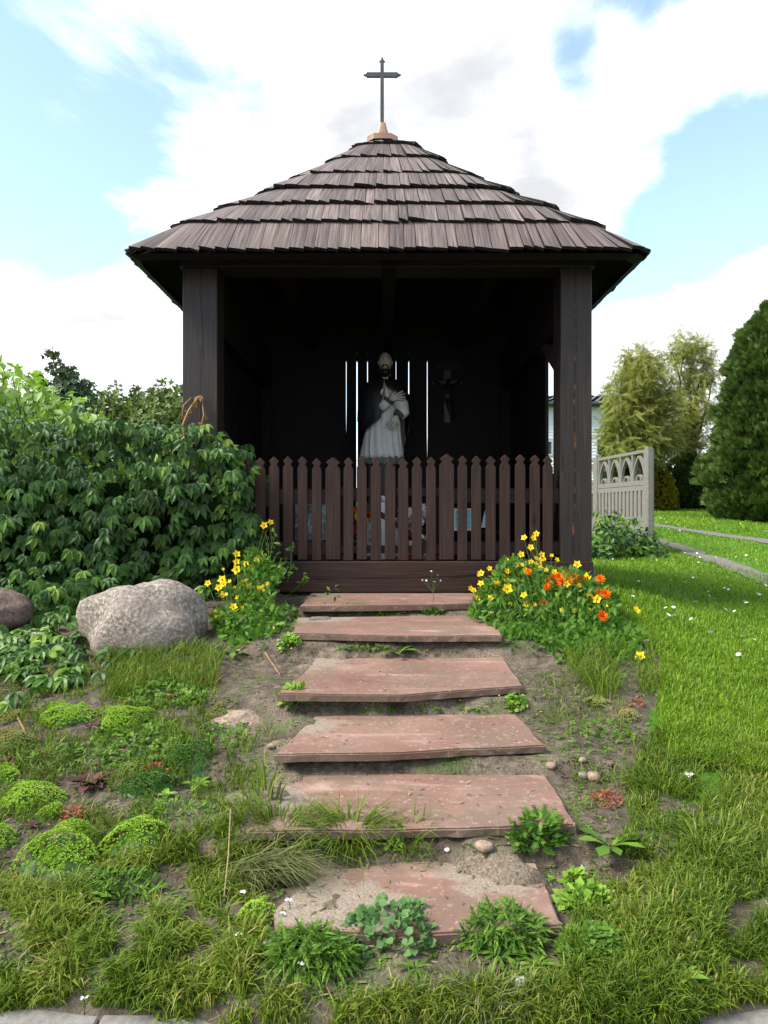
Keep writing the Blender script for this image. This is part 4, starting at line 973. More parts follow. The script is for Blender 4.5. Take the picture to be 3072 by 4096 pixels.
rosette(358, 3150, 92, 24, 'purple', 'large purple-leaved rosette among the sedum cushions', .6, .46)
rosette(358, 2918, 45, 10, 'purple', 'small purple rosette between the two upper lime cushions', .5, .34)
rosette(60, 3045, 62, 11, 'purple', 'purple-leaved rosette at the left edge', .3, .36)
rosette(126, 3318, 42, 9, 'purple', 'dull purple rosette above the largest sedum cushion', .4, .36)
rosette(930, 2620, 62, 7, 'weed', 'green plantain rosette under the left yellow flowers', .35, .38)
rosette(1594, 2618, 80, 9, 'weed', 'dandelion leaves growing under the second step', .45, .3, rag=.5)
rosette(2440, 3400, 120, 11, 'weed', 'large light dandelion right of the widest step', .45, .34, rag=.45)
rosette(790, 3150, 70, 8, 'limeweed', 'yellowing broad-leaved weed beside the dark green sedum', .5, .4)
rosette(665, 3195, 40, 12, 'limeweed', 'bright lime seedling cluster in front of the dark green sedum', .7, .6)
rosette(2730, 3930, 90, 12, 'limeweed', 'light green spoon-leaved weed in the lower right grass', .8, .3)
rosette(2840, 4040, 80, 11, 'limeweed', 'light green spoon-leaved weed by the right pavement corner', .8, .3)
rosette(2000, 3840, 100, 20, 'weed', 'toothed weed rosette at the bottom, left of a twin', .35, .22, rag=.5)
rosette(2150, 3880, 95, 20, 'weed', 'toothed weed rosette at the bottom, right of its twin', .35, .22, rag=.5)
rosette(1660, 3890, 80, 16, 'weed', 'grey-green star-shaped weed rosette at the bottom', .25, .18, rag=.4)
rosette(660, 3740, 95, 12, 'weed', 'narrow-leaved weed rosette in the lower left grass', .3, .2, rag=.4)
rosette(340, 3600, 110, 14, 'weed', 'ragged dandelion in the grass under the largest sedum', .3, .24, rag=.6)
rosette(130, 2700, 30, 6, 'limeweed', 'lime seedling by the small pale stone', .6, .4)
def weedpatch(px, py, rx, ry, nl, sz, mt, label, tm=simple, hgt=.05, name='weed_clump', cat='weed'):
    c = gp(px, py); o = tag(empty(name, tuple(c)), label, cat)
    th = rng.uniform(0, 2 * np.pi, nl); q = np.sqrt(rng.random(nl))
    P = gps(px + rx * q * np.cos(th), py + ry * q * np.sin(th)); P[:, 2] += hgt * (1 - q ** 2) * rng.uniform(.3, 1.1, nl) + .006
    out = norm(np.stack([np.cos(th), -np.sin(th), np.zeros(nl)], -1)) * .6 + rand_unit(nl) * .7
    put('foliage', mesh_np('foliage', *scatter(tm, P, frames(out + [0, 0, .25], rand_unit(nl) * .45 + [0, -.25, 1]), rng.uniform(.7, 1.25, nl) * sz, rng.random(nl)), smooth=True), M[mt], o)
    return o
ROUND = blade_tmpl(1, 1.0, 3, .12, .12, .5)
CLOV = merge_t([xf(blade_tmpl(1, .85, 2, .1, .1, .6), a_, .2) for a_ in (0, 2.1, 4.2)])
def toothed():
    L = [blade_tmpl(1, .16, 4, .55, .1, .6)]
    for s_ in (.3, .5, .7):
        for sg in (-1, 1): L.append(xf(thin, sg * .75, 0, .2, (0, s_, -.55 * s_ * s_)))
    return merge_t(L)
TOOTH = toothed()
weedpatch(1560, 3740, 190, 90, 280, .018, 'mallow', 'mallow with round blue-green leaves before the lowest slab', ROUND, .06)
weedpatch(1650, 3700, 90, 50, 80, .017, 'mallow', 'small spread of round mallow leaves on the sandy slab edge', ROUND, .04)
weedpatch(2010, 3760, 165, 60, 520, .036, 'weed', 'dense toothed weeds along the right front of the lowest slab', TOOTH, .06)
weedpatch(1230, 3850, 180, 65, 560, .036, 'weed', 'dense toothed weeds below the left front of the lowest slab', TOOTH, .06)
weedpatch(2370, 3810, 140, 100, 420, .016, 'weed', 'creeping chickweed with tiny leaves at lower right', CLOV, .03)
weedpatch(2340, 3615, 110, 40, 80, .024, 'limeweed', 'bright celandine leaves beside the lowest slab', CLOV, .03)
weedpatch(2300, 3530, 50, 25, 30, .018, 'limeweed', 'few lime leaves at the right edge of the lowest slab', CLOV, .02)
weedpatch(2150, 3355, 110, 55, 220, .035, 'fern', 'ferny yarrow tuft at the right end of the widest step', FERN, .05)
weedpatch(1180, 2805, 65, 40, 55, .026, 'limeweed', 'bright clover-like weed at the left end of the third step', CLOV, .05)
weedpatch(2062, 2822, 45, 25, 40, .02, 'limeweed', 'green seedlings under the right end of the third step', CLOV, .03)
weedpatch(1155, 2585, 45, 35, 50, .02, 'limeweed', 'clover leaves at the left end of the second step', CLOV, .04)
weedpatch(1130, 2480, 70, 60, 80, .018, 'weed', 'small green weeds left of the two topmost steps', CLOV, .06)
weedpatch(1585, 3390, 40, 25, 26, .02, 'limeweed', 'lime seedling under the front of the widest step', CLOV, .05)
weedpatch(1540, 2450, 75, 14, 90, .02, 'weed', 'low weeds in the joint of the topmost step, left of centre', CLOV, .02)
weedpatch(1720, 2448, 60, 12, 80, .02, 'weed', 'low weeds in the joint of the topmost step, right of centre', CLOV, .02)
weedpatch(1330, 2420, 28, 30, 12, .045, 'weed', 'upright nettle-like seedling on the topmost step', simple, .10)
weedpatch(640, 2780, 190, 60, 420, .016, 'weed', 'weeds in front of the big boulder beside the dry runner', CLOV, .03)
weedpatch(700, 3280, 200, 60, 420, .018, 'weed', 'weedy patch between the full sedum cushion and the widest step', thin, .04)
weedpatch(460, 3560, 180, 50, 300, .03, 'weed', 'leafy weeds under the full sedum cushion', TOOTH, .03)
weedpatch(560, 2980, 200, 110, 420, .016, 'weed', 'carpet of tiny weeds between the sedum cushions', CLOV, .02)
weedpatch(250, 3060, 190, 60, 300, .022, 'weed', 'green ground cover above the large purple rosette', thin, .05)
weedpatch(900, 2940, 110, 60, 120, .012, 'weed', 'scattered tiny seedlings below the buried rock', CLOV, .012)
weedpatch(2380, 2950, 160, 70, 90, .012, 'weed', 'scattered seedlings on bare soil right of the steps', CLOV, .012)
weedpatch(1700, 2850, 300, 12, 40, .012, 'weed', 'moss and seedlings in the joint above the pale streaked step', CLOV, .012)
weedpatch(1500, 2600, 160, 12, 60, .012, 'weed', 'small moss tufts in the joint above the third step', CLOV, .012)

for (px, py, rx, ry, k, lb) in [(300, 3285, 55, 40, 150, 'rusty withered plant below the large purple rosette'), (623, 3095, 45, 20, 90, 'small rust-red plant above the dark green sedum'), (840, 2725, 35, 14, 60, 'little red plant on dark soil left of the third step'), (2430, 3210, 60, 32, 150, 'rust-red withered plant on soil right of the widest step'), (2545, 2822, 30, 14, 50, 'tiny red plant at the lawn edge near the pale sedum')]:
    weedpatch(px, py, rx, ry, k, .014, 'rust', lb, simple, .025)
# ================================================================ GRASS
def blades(P, H, W, lean, rnd, az=None):
    n = len(P); az = rng.uniform(0, 2 * np.pi, n) if az is None else az
    dr = np.stack([np.cos(az), np.sin(az), np.zeros(n)], -1); side = np.stack([-np.sin(az + rng.normal(size=n) * .8), np.cos(az + rng.normal(size=n) * .8), np.zeros(n)], -1)
    up = np.array([0, 0, 1.0]); H_ = H[:, None]; ln = lean[:, None]; s = side * W[:, None] * .5
    b_ = P; m1 = P + up * H_ * .45 + dr * ln * H_ * .25; m2 = P + up * H_ * (.80 - .2 * ln) + dr * ln * H_ * .65; tp = P + up * H_ * (1 - .55 * ln) + dr * ln * H_ * 1.15
    V = np.stack([b_ - s, b_ + s, m1 - s * .9, m1 + s * .9, m2 - s * .6, m2 + s * .6, tp], 1).reshape(-1, 3)
    f = np.array([(0, 1, 3), (0, 3, 2), (2, 3, 5), (2, 5, 4), (4, 5, 6)])
    return V, (f[None] + (np.arange(n) * 7)[:, None, None]).reshape(-1, 3), np.repeat(rnd, 7)
SLABS_PX = [[(1060, 3735), (2270, 3715), (2150, 3430), (1787, 3405), (1300, 3460), (1060, 3630)], [(960, 3330), (2320, 3310), (2163, 3060), (1080, 3080)], [(1085, 3030), (2200, 3000), (2048, 2830), (1240, 2850)], [(1095, 2790), (2110, 2760), (2009, 2610), (1240, 2610)], [(1150, 2560), (2020, 2560), (1975, 2440), (1180, 2450)], [(1180, 2440), (1950, 2430), (1900, 2360), (1230, 2360)]]
def sample_px(n, poly, patch=None, thr=-.5, f=.006):
    xs_ = [q[0] for q in poly]; ys_ = [q[1] for q in poly]; out = []
    px = rng.uniform(min(xs_), max(xs_), n); py = rng.uniform(min(ys_), max(ys_), n)
    k = poly_in(px, py, poly)
    if patch: k &= (vn(px * f + patch, py * f * 1.6) > thr)
    for s_ in SLABS_PX: k &= ~poly_in(px, py, s_)
    px, py = px[k], py[k]
    return gps(px, py) - [0, 0, .003], px, py
G = []
# foreground turf
FG = [(-60, 3480), (200, 3560), (420, 3480), (640, 3440), (800, 3300), (960, 3350), (1040, 3480), (1040, 3720), (1100, 3780), (1000, 3900), (980, 4040), (1000, 4110), (640, 4110), (600, 4050), (420, 4030), (120, 4030), (60, 4060), (-60, 4080)]
P, px, py = sample_px(24000, FG, 3.1, .02, .012); n = len(P)
G.append(blades(P, rng.uniform(.022, .07, n) * (1 + vn(px * .008, py * .008) * .9), rng.uniform(.002, .0048, n), rng.uniform(.25, 1.1, n), np.clip(rng.beta(2, 3, n) + .06 + vn(px * .004, py * .004) * .5, 0, 1)))
BG_ = [(1060, 3990), (1400, 3960), (1700, 3990), (2000, 3960), (2330, 3900), (2360, 4110), (1040, 4110)]
P, px, py = sample_px(5000, BG_, 9.4, -.05); n = len(P)
G.append(blades(P, rng.uniform(.02, .07, n), rng.uniform(.002, .0038, n), rng.uniform(.2, 1.0, n), np.clip(rng.beta(2, 2, n) + .1, 0, 1)))
BR = [(2330, 3560), (2420, 3450), (2520, 3300), (2500, 3150), (2560, 3000), (2640, 2900), (3140, 3000), (3140, 4010), (2900, 4040), (2780, 4110), (2350, 4110), (2280, 3960), (2280, 3740)]
P, px, py = sample_px(30000, BR, 5.7, -.18, .011); n = len(P)
G.append(blades(P, rng.uniform(.022, .065, n) * (1 + vn(px * .007, py * .007) * .8), rng.uniform(.0022, .0042, n), rng.uniform(.15, .95, n), np.clip(rng.beta(2, 3, n) + .03 + vn(px * .004 + 3, py * .004) * .4, 0, 1)))
# thin grass in the rock garden, on soil and beside the steps
for poly, cnt, pt, thr, hh in [([(-60, 2650), (700, 2560), (850, 2620), (900, 2780), (820, 2820), (880, 3050), (940, 3300), (820, 3450), (-60, 3500)], 12000, 6.6, -.1, .05), ([(420, 2560), (900, 2600), (860, 2760), (420, 2800)], 4500, 2.2, -.2, .07),
                               ([(900, 2980), (1100, 2900), (1080, 3100), (980, 3300), (900, 3330)], 900, 1.3, -.2, .05), ([(2150, 2700), (2600, 2600), (2640, 2900), (2480, 3200), (2320, 3420), (2240, 3200), (2120, 2850)], 2600, 8.8, -.06, .05), ([(2250, 2650), (2600, 2560), (2640, 2780), (2380, 2800)], 2600, 4.4, -.2, .10)]:
    P, px, py = sample_px(cnt, poly, pt, thr, .009); n = len(P)
    G.append(blades(P, rng.uniform(.5, 1.3, n) * hh, rng.uniform(.002, .0038, n), rng.uniform(.2, 1.0, n), np.clip(rng.beta(2, 2.6, n), 0, 1)))
tag(put('rough_grass', mesh_np('rough_grass', *cat_parts(G)), M['grass']), 'uneven rough grass with bare soil between, in the foreground', 'grass', kind='stuff')
# the lawn on the right
LW = [(2380, 2235), (2400, 2480), (2560, 2560), (2640, 2640), (2640, 2900), (2700, 3060), (3140, 3120), (3140, 2330), (2900, 2262), (2640, 2176), (2380, 2150)]
L1 = []
P, px, py = sample_px(60000, LW); n = len(P)
L1.append(blades(P, rng.uniform(.03, .06, n) * (1 + vn(px * .004, py * .006) * .5), .0022 + .00055 * P[:, 1], rng.uniform(.1, .8, n), np.clip(rng.beta(2, 2.4, n) + vn(P[:, 0] * 1.6, P[:, 1] * 1.1) * .4, 0, 1)))
# between and beyond the tracks, laid out on the ground itself
n = 60000; yy = rng.uniform(6.5, 24, n) ; xx = rng.uniform(2.0, 14, n)
k = (xx / yy < .60) & (xx / yy > .26); xx, yy = xx[k], yy[k]; P = np.stack([xx, yy, T(xx, yy) - .003], -1)
qx, qy = pix(P)
TR = [np.array([gp(*q) for q in L])[:, :2] for L in ([(3600, 2520), (3250, 2385), (3072, 2318), (2900, 2255), (2760, 2202), (2625, 2163), (2500, 2135)], [(3700, 2290), (3300, 2205), (3072, 2168), (2850, 2135), (2625, 2101), (2480, 2080)])]
def seg_d(P2, L):
    best = np.full(len(P2), 9.)
    for a_, b_ in zip(L[:-1], L[1:]):
        ab = b_ - a_; t_ = np.clip(((P2 - a_) @ ab) / (ab @ ab), 0, 1); best = np.minimum(best, np.linalg.norm(P2 - a_ - t_[:, None] * ab, axis=1))
    return best
k = (seg_d(P[:, :2], TR[0]) > .17 + rng.random(len(P)) * .12) & (seg_d(P[:, :2], TR[1]) > .2 + rng.random(len(P)) * .14)
P = P[k]; n = len(P)
L1.append(blades(P, rng.uniform(.035, .065, n), .004 + .0009 * P[:, 1], rng.uniform(.1, .7, n), np.clip(rng.beta(2, 2.4, n) + .08 + vn(P[:, 0] * .9, P[:, 1] * .6) * .4, 0, 1)))
n = 14000; yy = rng.uniform(7.5, 24, n); xx = -rng.uniform(.3, .6, n) * yy; P = np.stack([xx, yy, T(xx, yy)], -1)
L1.append(blades(P, rng.uniform(.04, .1, n), .004 + .0009 * P[:, 1], rng.uniform(.1, .7, n), rng.random(n)))
tag(put('lawn', mesh_np('lawn', *cat_parts(L1)), M['lawn']), 'short bright green lawn right of the shrine', 'lawn', kind='stuff')
# seedlings and dry litter on the bare soil
n = 15000; px = rng.uniform(-50, 2750, n); py = rng.uniform(2560, 4020, n); k = vn(px * .010 + 2, py * .012) > -.08
for s_ in SLABS_PX: k &= ~poly_in(px, py, s_)
P = gps(px[k], py[k]) + [0, 0, .004]; n = len(P)
tag(put('seedlings', mesh_np('seedlings', *scatter(CLOV, P, frames(np.cross(rand_unit(n) * .5 + [0, 0, 1], rand_unit(n)), rand_unit(n) * .4 + [0, 0, 1]), rng.uniform(.003, .009, n), rng.random(n))), M['weed']), 'tiny seedlings sprouting all over the soil', 'seedlings', kind='stuff')
n = 3800; px = rng.uniform(-50, 2750, n); py = rng.uniform(2560, 4020, n); P = gps(px, py) + [0, 0, .003]
for s_, z_ in zip(SLABS_PX, (.132, .211, .286, .373, .475, .536)):
    k = poly_in(px, py, s_); q = np.stack([(px - 1536) / F * (EYE - z_) * F / (py - 2048), (EYE - z_) * F / (py - 2048), np.full(n, z_ + .003)], -1); P = np.where((k & (rng.random(n) < .35))[:, None], q, P)
tag(put('litter', mesh_np('litter', *scatter(thin, P, frames(rand_unit(n) * [1, 1, .15], rand_unit(n) * .3 + [0, 0, 1]), rng.uniform(.006, .024, n), rng.random(n))), M['drygrass']), 'bits of dry grass and litter lying on the soil', 'litter', kind='stuff')
# single tufts one can tell apart
def tuft(px, py, n, h, label, mt='grass', lean=(.4, 1.1), az=None, spread=.03, wd=.0036):
    c = gp(px, py); o = tag(empty('grass_tuft', tuple(c)), label, 'grass tuft')
    P = np.stack([c.x + rng.normal(size=n) * spread, c.y + rng.normal(size=n) * spread * .6, np.full(n, c.z - .004)], -1)
    P[:, 2] = T(P[:, 0], P[:, 1]) - .004
    a_ = np.arctan2(P[:, 1] - c.y, P[:, 0] - c.x) + rng.normal(size=n) * .6 if az is None else az + rng.normal(size=n) * .35
    put('blades', mesh_np('blades', *blades(P, rng.uniform(.55, 1.2, n) * h, rng.uniform(.7, 1.2, n) * wd, rng.uniform(lean[0], lean[1], n), np.clip(rng.beta(2, 2.6, n) * .9, 0, 1), a_)), M[mt], o)
tuft(1400, 3372, 260, .13, 'bushy grass tuft at the middle of the widest step front', lean=(.5, 1.35))
tuft(1120, 3352, 280, .11, 'bushy grass tuft at the left front end of the widest step', lean=(.5, 1.35), spread=.045)
tuft(1640, 3390, 80, .10, 'smallest grass tuft under the widest step front')
tuft(1010, 3540, 240, .15, 'dry flattened grass tuft left of the lowest slab', 'drygrass', (.8, 1.3), -.4, .04)
tuft(2390, 2740, 130, .13, 'fine leaning grass tuft below the right flower bush', spread=.05, wd=.0026)
tuft(1930, 4030, 120, .085, 'dry grass tuft at the bottom middle', 'drygrass', spread=.03)
tuft(1440, 2452, 26, .10, 'long grass blades hanging over the topmost step, left of centre', lean=(.9, 1.4), az=3.0, spread=.02, wd=.005)
tuft(1380, 2450, 22, .11, 'long grass blades at the left end of the topmost step', lean=(.8, 1.3), az=.2, spread=.02, wd=.005)
tuft(1650, 2452, 14, .07, 'few grass blades at the middle of the topmost step', lean=(.5, 1.0), spread=.015)
tuft(1060, 3180, 26, .12, 'few upright blades left of the widest step', lean=(.1, .7), spread=.03, wd=.006)
tuft(650, 2640, 90, .11, 'grass tuft in front of the big boulder', spread=.05)
tuft(740, 2620, 90, .10, 'grass tuft right in front of the boulder shadow side', spread=.05)
tuft(2650, 3170, 200, .09, 'bright grass tuft at the lawn edge, right of the withered plant', spread=.06)
tuft(2830, 3420, 260, .10, 'dense yellowish grass tuft at the right', spread=.07)
st_ = tag(empty('dry_stalk', tuple(gp(895, 3600))), 'single tall dry straw stalk standing left of the lowest slab', 'stalk')
b_ = gp(895, 3600); tp_ = at(922, 3235, b_.y + .03)
MB().tube([b_, b_.lerp(tp_, .5) + Vector((.003, 0, 0)), tp_, tp_ + Vector((.004, 0, -.012))], [.0018, .0016, .0013, .001], 5).build('stem', M['straw'], st_)
for (q0, q1, q2, lb) in [((480, 2755), (580, 2780), (750, 2800), 'long dry runner lying across the rock garden'), ((1060, 2620), (1090, 2665), (1120, 2710), 'reddish dry twig lying beside the third step'), ((50, 2850), (75, 2890), (110, 2960), 'dry orange runner at the left edge')]:
    a_, b2, c_ = gp(*q0), gp(*q1), gp(*q2)
    o = MB().tube([v + Vector((0, 0, .012)) for v in (a_, a_.lerp(b2, .5), b2, b2.lerp(c_, .5), c_)], [.003, .0035, .003, .003, .002], 6).build('dry_twig', plain('twig_' + lb[:4], (.26, .13, .06), .8))
    tag(o, lb, 'twig')

# fallen yellow petals, daisies, little white flowers
pet_t = blade_tmpl(1, .7, 2, .2, .2)
DAISY = merge_t([xf(blade_tmpl(1, .42, 2, .0, .1, .6), 2 * math.pi * k / 9, .12) for k in range(9)])
dm = mesh_np('petals', DAISY[0] * .0105, DAISY[1], np.full(len(DAISY[0]), .6)); dm.materials.append(M['whitepet'])
dc = mesh_np('centre', (dome[0] * [1, 1, .8]) * .012, dome[1]); dc.materials.append(plain('daisy_centre', (.7, .42, .02), .7))
ds = mesh_py('stem', *tube([(0, 0, -.05), (.003, 0, -.025), (0, 0, 0)], [.001, .001, .001], 4)); ds.materials.append(M['weed'])
def daisy(p_, s=1.0, lb='small white daisy in the near lawn between flower bush and gravel track'):
    r_ = empty('daisy', tuple(p_)); r_.rotation_euler = (R(random.uniform(5, 40)), R(random.uniform(-20, 20)), random.uniform(0, 6)); r_.scale = (s, s, s)
    for nm, me in (('petals', dm), ('centre', dc), ('stem', ds)):
        o = bpy.data.objects.new(nm, me); col.objects.link(o); o.parent = r_
    tag(r_, lb, 'daisy', 'daisies scattered over the lawn')
spots = [(1750 + x * .797, 2050 + y * .797) for x, y in [(840, 262), (880, 255), (938, 238), (1053, 288), (1062, 275), (910, 322), (1017, 320), (868, 345), (1170, 370), (1240, 380), (1195, 345), (1090, 370), (1283, 355), (1315, 385), (1360, 432), (1365, 455), (1393, 470), (1440, 412), (1460, 420), (1297, 488), (1447, 530), (1490, 538), (1540, 485), (1550, 492), (1605, 440), (1615, 448), (1565, 618), (1145, 525), (1185, 522), (1220, 540), (1160, 562), (1187, 565), (1272, 582), (980, 465), (1648, 398), (1652, 745), (1530, 672), (1590, 690), (1620, 705), (1460, 640), (1370, 650), (1300, 675), (1215, 240), (1225, 228), (1340, 218), (1100, 260), (1130, 330), (1410, 330), (1500, 360), (1600, 260), (1570, 300), (1510, 770), (1525, 778), (1050, 700), (930, 290), (1010, 380)]]
for q in spots: daisy(gp(*q) + Vector((0, 0, .055)), random.uniform(1.1, 1.6))
for k in range(60):
    q = (random.uniform(2640, 3072), random.uniform(2015, 2150)) if k < 45 else (random.uniform(2640, 3060), random.uniform(2180, 2300))
    daisy(gp(*q) + Vector((0, 0, .05)), random.uniform(1.4, 2.2), 'white daisy in the far lawn beyond the nearer gravel track' if k < 45 else 'white daisy in the lawn close to the nearer gravel track')
n = 46
yp = []
for px, py in [(2070, 2715), (2105, 2700), (2200, 2765), (2235, 2705), (2260, 2690), (2180, 2735), (1710, 2620), (1330, 2615), (1840, 2690), (1900, 2700), (2150, 2865), (2450, 2840), (880, 2700), (945, 2680), (1065, 2925), (1170, 2610), (820, 2640), (1545, 2610), (1440, 2618), (2230, 2755)] + [(random.uniform(1150, 2400), random.uniform(2560, 2900)) for _ in range(24)]:
    g_ = gp(px, py); yp.append((g_.x, g_.y, g_.z + .02 if 1150 < px < 2100 else g_.z + .008))
yp = np.array(yp); n = len(yp)
tag(put('fallen_petals', mesh_np('fallen_petals', *scatter(pet_t, yp, frames(rand_unit(n) * [1, 1, .2], rand_unit(n) * .3 + [0, 0, 1]), rng.uniform(.006, .012, n), rng.random(n))), M['yellow']), 'fallen yellow petals on soil and steps', 'petals', kind='stuff')
def umbel(px, py, lift, s, label):
    g_ = gp(px, py); c = g_ + Vector((0, 0, lift)); o = tag(empty('white_wildflower', tuple(g_)), label, 'wildflower', 'little white wildflowers')
    k = 9; P = np.array([tuple(c + Vector((random.uniform(-s, s), random.uniform(-s, s) * .7, random.uniform(-.2, .2) * s))) for _ in range(k)])
    put('flower_head', mesh_np('flower_head', *scatter(DAISY, P, frames(rand_unit(k), rand_unit(k) * .3 + [0, -.4, 1]), np.full(k, s * .45), rng.random(k))), M['whitepet'], o)
    MB().tube([g_, g_.lerp(c, .5) + Vector((.003, 0, 0)), c], [.0012, .001, .001], 4).build('stem', M['weed'], o)
umbel(2762, 3135, .03, .016, 'white yarrow head standing in the lawn at the right')
for (px, py, lb) in [(970, 3625, 'white flower sprig above the yellow-green sedum clump'), (955, 3800, 'white flower sprig left of the lower weeds'), (1155, 3660, 'white flower sprig over the sandy slab corner'), (1070, 3830, 'white flower sprig beside the yellow-green sedum clump'), (1205, 3920, 'white flower sprig in the lower left weeds'), (1480, 3780, 'white flower sprig among the mallow leaves'), (1130, 3715, 'white flower sprig in front of the slab corner'), (335, 4060, 'white flower sprig at the bottom left pavement edge')]:
    umbel(px, py, .035, .007, lb)
wf = tag(empty('thin_wildflower', tuple(gp(1735, 2455))), 'thin stalk with tiny white flowers standing before the sill beam', 'wildflower')
w_ = MB(); hd = []
for q in [(1690, 2320), (1705, 2322), (1725, 2285), (1737, 2327), (1762, 2322), (1750, 2300)]:
    a_ = gp(1735, 2455); e = at(*q, 4.1); w_.tube([a_, at(1733, 2370, 4.05), e], [.0015, .0012, .0008], 4); hd.append(tuple(e))
tag(w_.build('stems', M['weed'], wf), kind='stuff'); hd = np.array(hd)
put('flower_head', mesh_np('flower_head', *scatter(DAISY, hd, frames(rand_unit(6), rand_unit(6) * .3 + [0, -.6, 1]), np.full(6, .008), rng.random(6))), M['whitepet'], wf)

# ================================================================ INSIDE THE SHRINE
def loft(rings, n=48, close=True, a0=0, a1=2 * math.pi):
    """rings: list of functions/params (z, cx, cy, rx, ry, fold(theta))"""
    V = []; Fs = []; m_ = n if close else n + 1
    for (z, cx, cy, rx, ry, fo) in rings:
        lo, hi = (a0, a1) if not isinstance(a0, list) else (0, 0)
        for k in range(m_):
            th = lo + (hi - lo) * k / n; f = 1 + (fo(th) if fo else 0)
            V.append((cx + rx * f * math.cos(th), cy + ry * f * math.sin(th), z))
    for i in range(len(rings) - 1):
        for k in range(n if close else n):
            k2 = (k + 1) % m_ if close else k + 1
            Fs.append((i * m_ + k, i * m_ + k2, (i + 1) * m_ + k2, (i + 1) * m_ + k))
    return V, Fs
SYY = 6.45
M['white_paint'] = plain('whitewashed_wood', (.62, .63, .60), .6, .3, 0, .12, 30, .3)
M['black_paint'] = plain('black_paint', (.011, .011, .012), .5, .4, 0, .2, 30, .2)
M['skin_paint'] = plain('pale_face_paint', (.50, .46, .38), .55, .3, 0, .12, 40, .15)
M['lace'] = plain('grey_green_lace', (.13, .145, .125), .8, .2, 0, .6, 60, .6)
M['cuff'] = plain('dark_grey_cuff', (.07, .075, .075), .8, .2, 0, .3, 40, .3)
st = tag(empty('saint_statue', (0, SYY, 1.0)), 'painted wooden statue of a bearded man in white surplice and black cape', 'statue')
fold = lambda amp, nf, ph: (lambda th: amp * math.sin(nf * th + ph) + amp * .5 * math.sin(nf * 1.7 * th + ph * 1.3))
def body(rows, nf, twist, name, mt):
    rg = []
    zs = np.linspace(rows[0][0], rows[-1][0], 22)
    for z in zs:
        cx, rx, ry, am = [np.interp(z, [r_[0] for r_ in rows], [r_[i] for r_ in rows]) for i in (1, 2, 3, 4)]
        rg.append((z, cx, SYY, rx, ry, fold(am, nf, z * twist)))
    mb = MB().add(*loft(rg, 96)); mb.F.append(tuple(range(95, -1, -1))); mb.F.append(tuple(range(21 * 96, 22 * 96)))
    return mb.build(name, mt, st, True)
body([(1.0, -.02, .175, .14, .03), (1.3, -.02, .165, .13, .03), (1.52, -.02, .165, .13, .02)], 11, 2, 'cassock', M['black_paint'])
sur = body([(1.535, -.018, .192, .155, .05), (1.62, -.016, .185, .15, .055), (1.8, .0, .165, .135, .045), (1.95, .02, .14, .12, .03), (2.1, .02, .12, .11, .01), (2.22, .01, .08, .08, 0)], 17, 16, 'surplice', M['white_paint'])
V, Fs = loft([(z, -.012, SYY, rx * 1.0, rx * .8, fold(.035, 17, z * 16)) for z, rx in [(1.482, .182), (1.49, .186), (1.515, .188), (1.545, .190), (1.55, .186)]], 96)
for i in range(96): V[i] = (V[i][0], V[i][1], V[i][2] + .008 * math.sin(i * 1.6))
MB().add(V, Fs).build('lace_hem', M['lace'], sur, True)
# cape: open at the front, its left side hanging long
V = []; Fs = []; nn = 50
capez = [2.275, 2.255, 2.22, 2.17, 2.11, 2.04, 1.96, 1.88, 1.81, 1.755, 1.735]
for i, z in enumerate(capez):
    rx = np.interp(z, [1.735, 1.85, 2.0, 2.1, 2.17, 2.22, 2.255, 2.275], [.215, .228, .226, .218, .19, .14, .08, .055]); ry = rx * .72
    th0 = R(np.interp(z, [1.735, 1.80, 1.88, 1.96, 2.05, 2.16, 2.2], [-190, -128, -98, -95, -95, -93, -91]))     # towards the viewer's left
    th1 = R(np.interp(z, [1.735, 1.9, 2.0, 2.08, 2.16, 2.2], [8, 0, -22, -45, -82, -88]))
    lo, hi = th0, th1 - 2 * math.pi           # go round the back
    for k in range(nn + 1):
        th = lo + (hi - lo) * k / nn; f = 1 + .02 * math.sin(th * 14 + z * 8) * (2.25 - z) * 2
        V.append((.0 + rx * f * math.cos(th), SYY + .0 + ry * f * math.sin(th) - .012 * (z < 2.2), z + .02 * math.sin(th) * (z < 1.76)))
for i in range(len(capez) - 1):
    for k in range(nn): Fs.append((i * (nn + 1) + k, i * (nn + 1) + k + 1, (i + 1) * (nn + 1) + k + 1, (i + 1) * (nn + 1) + k))
cape = put('cape', mesh_py('cape', V, Fs), M['black_paint'], st, True)
md = cape.modifiers.new('thick', 'SOLIDIFY'); md.thickness = .014; md.offset = 1
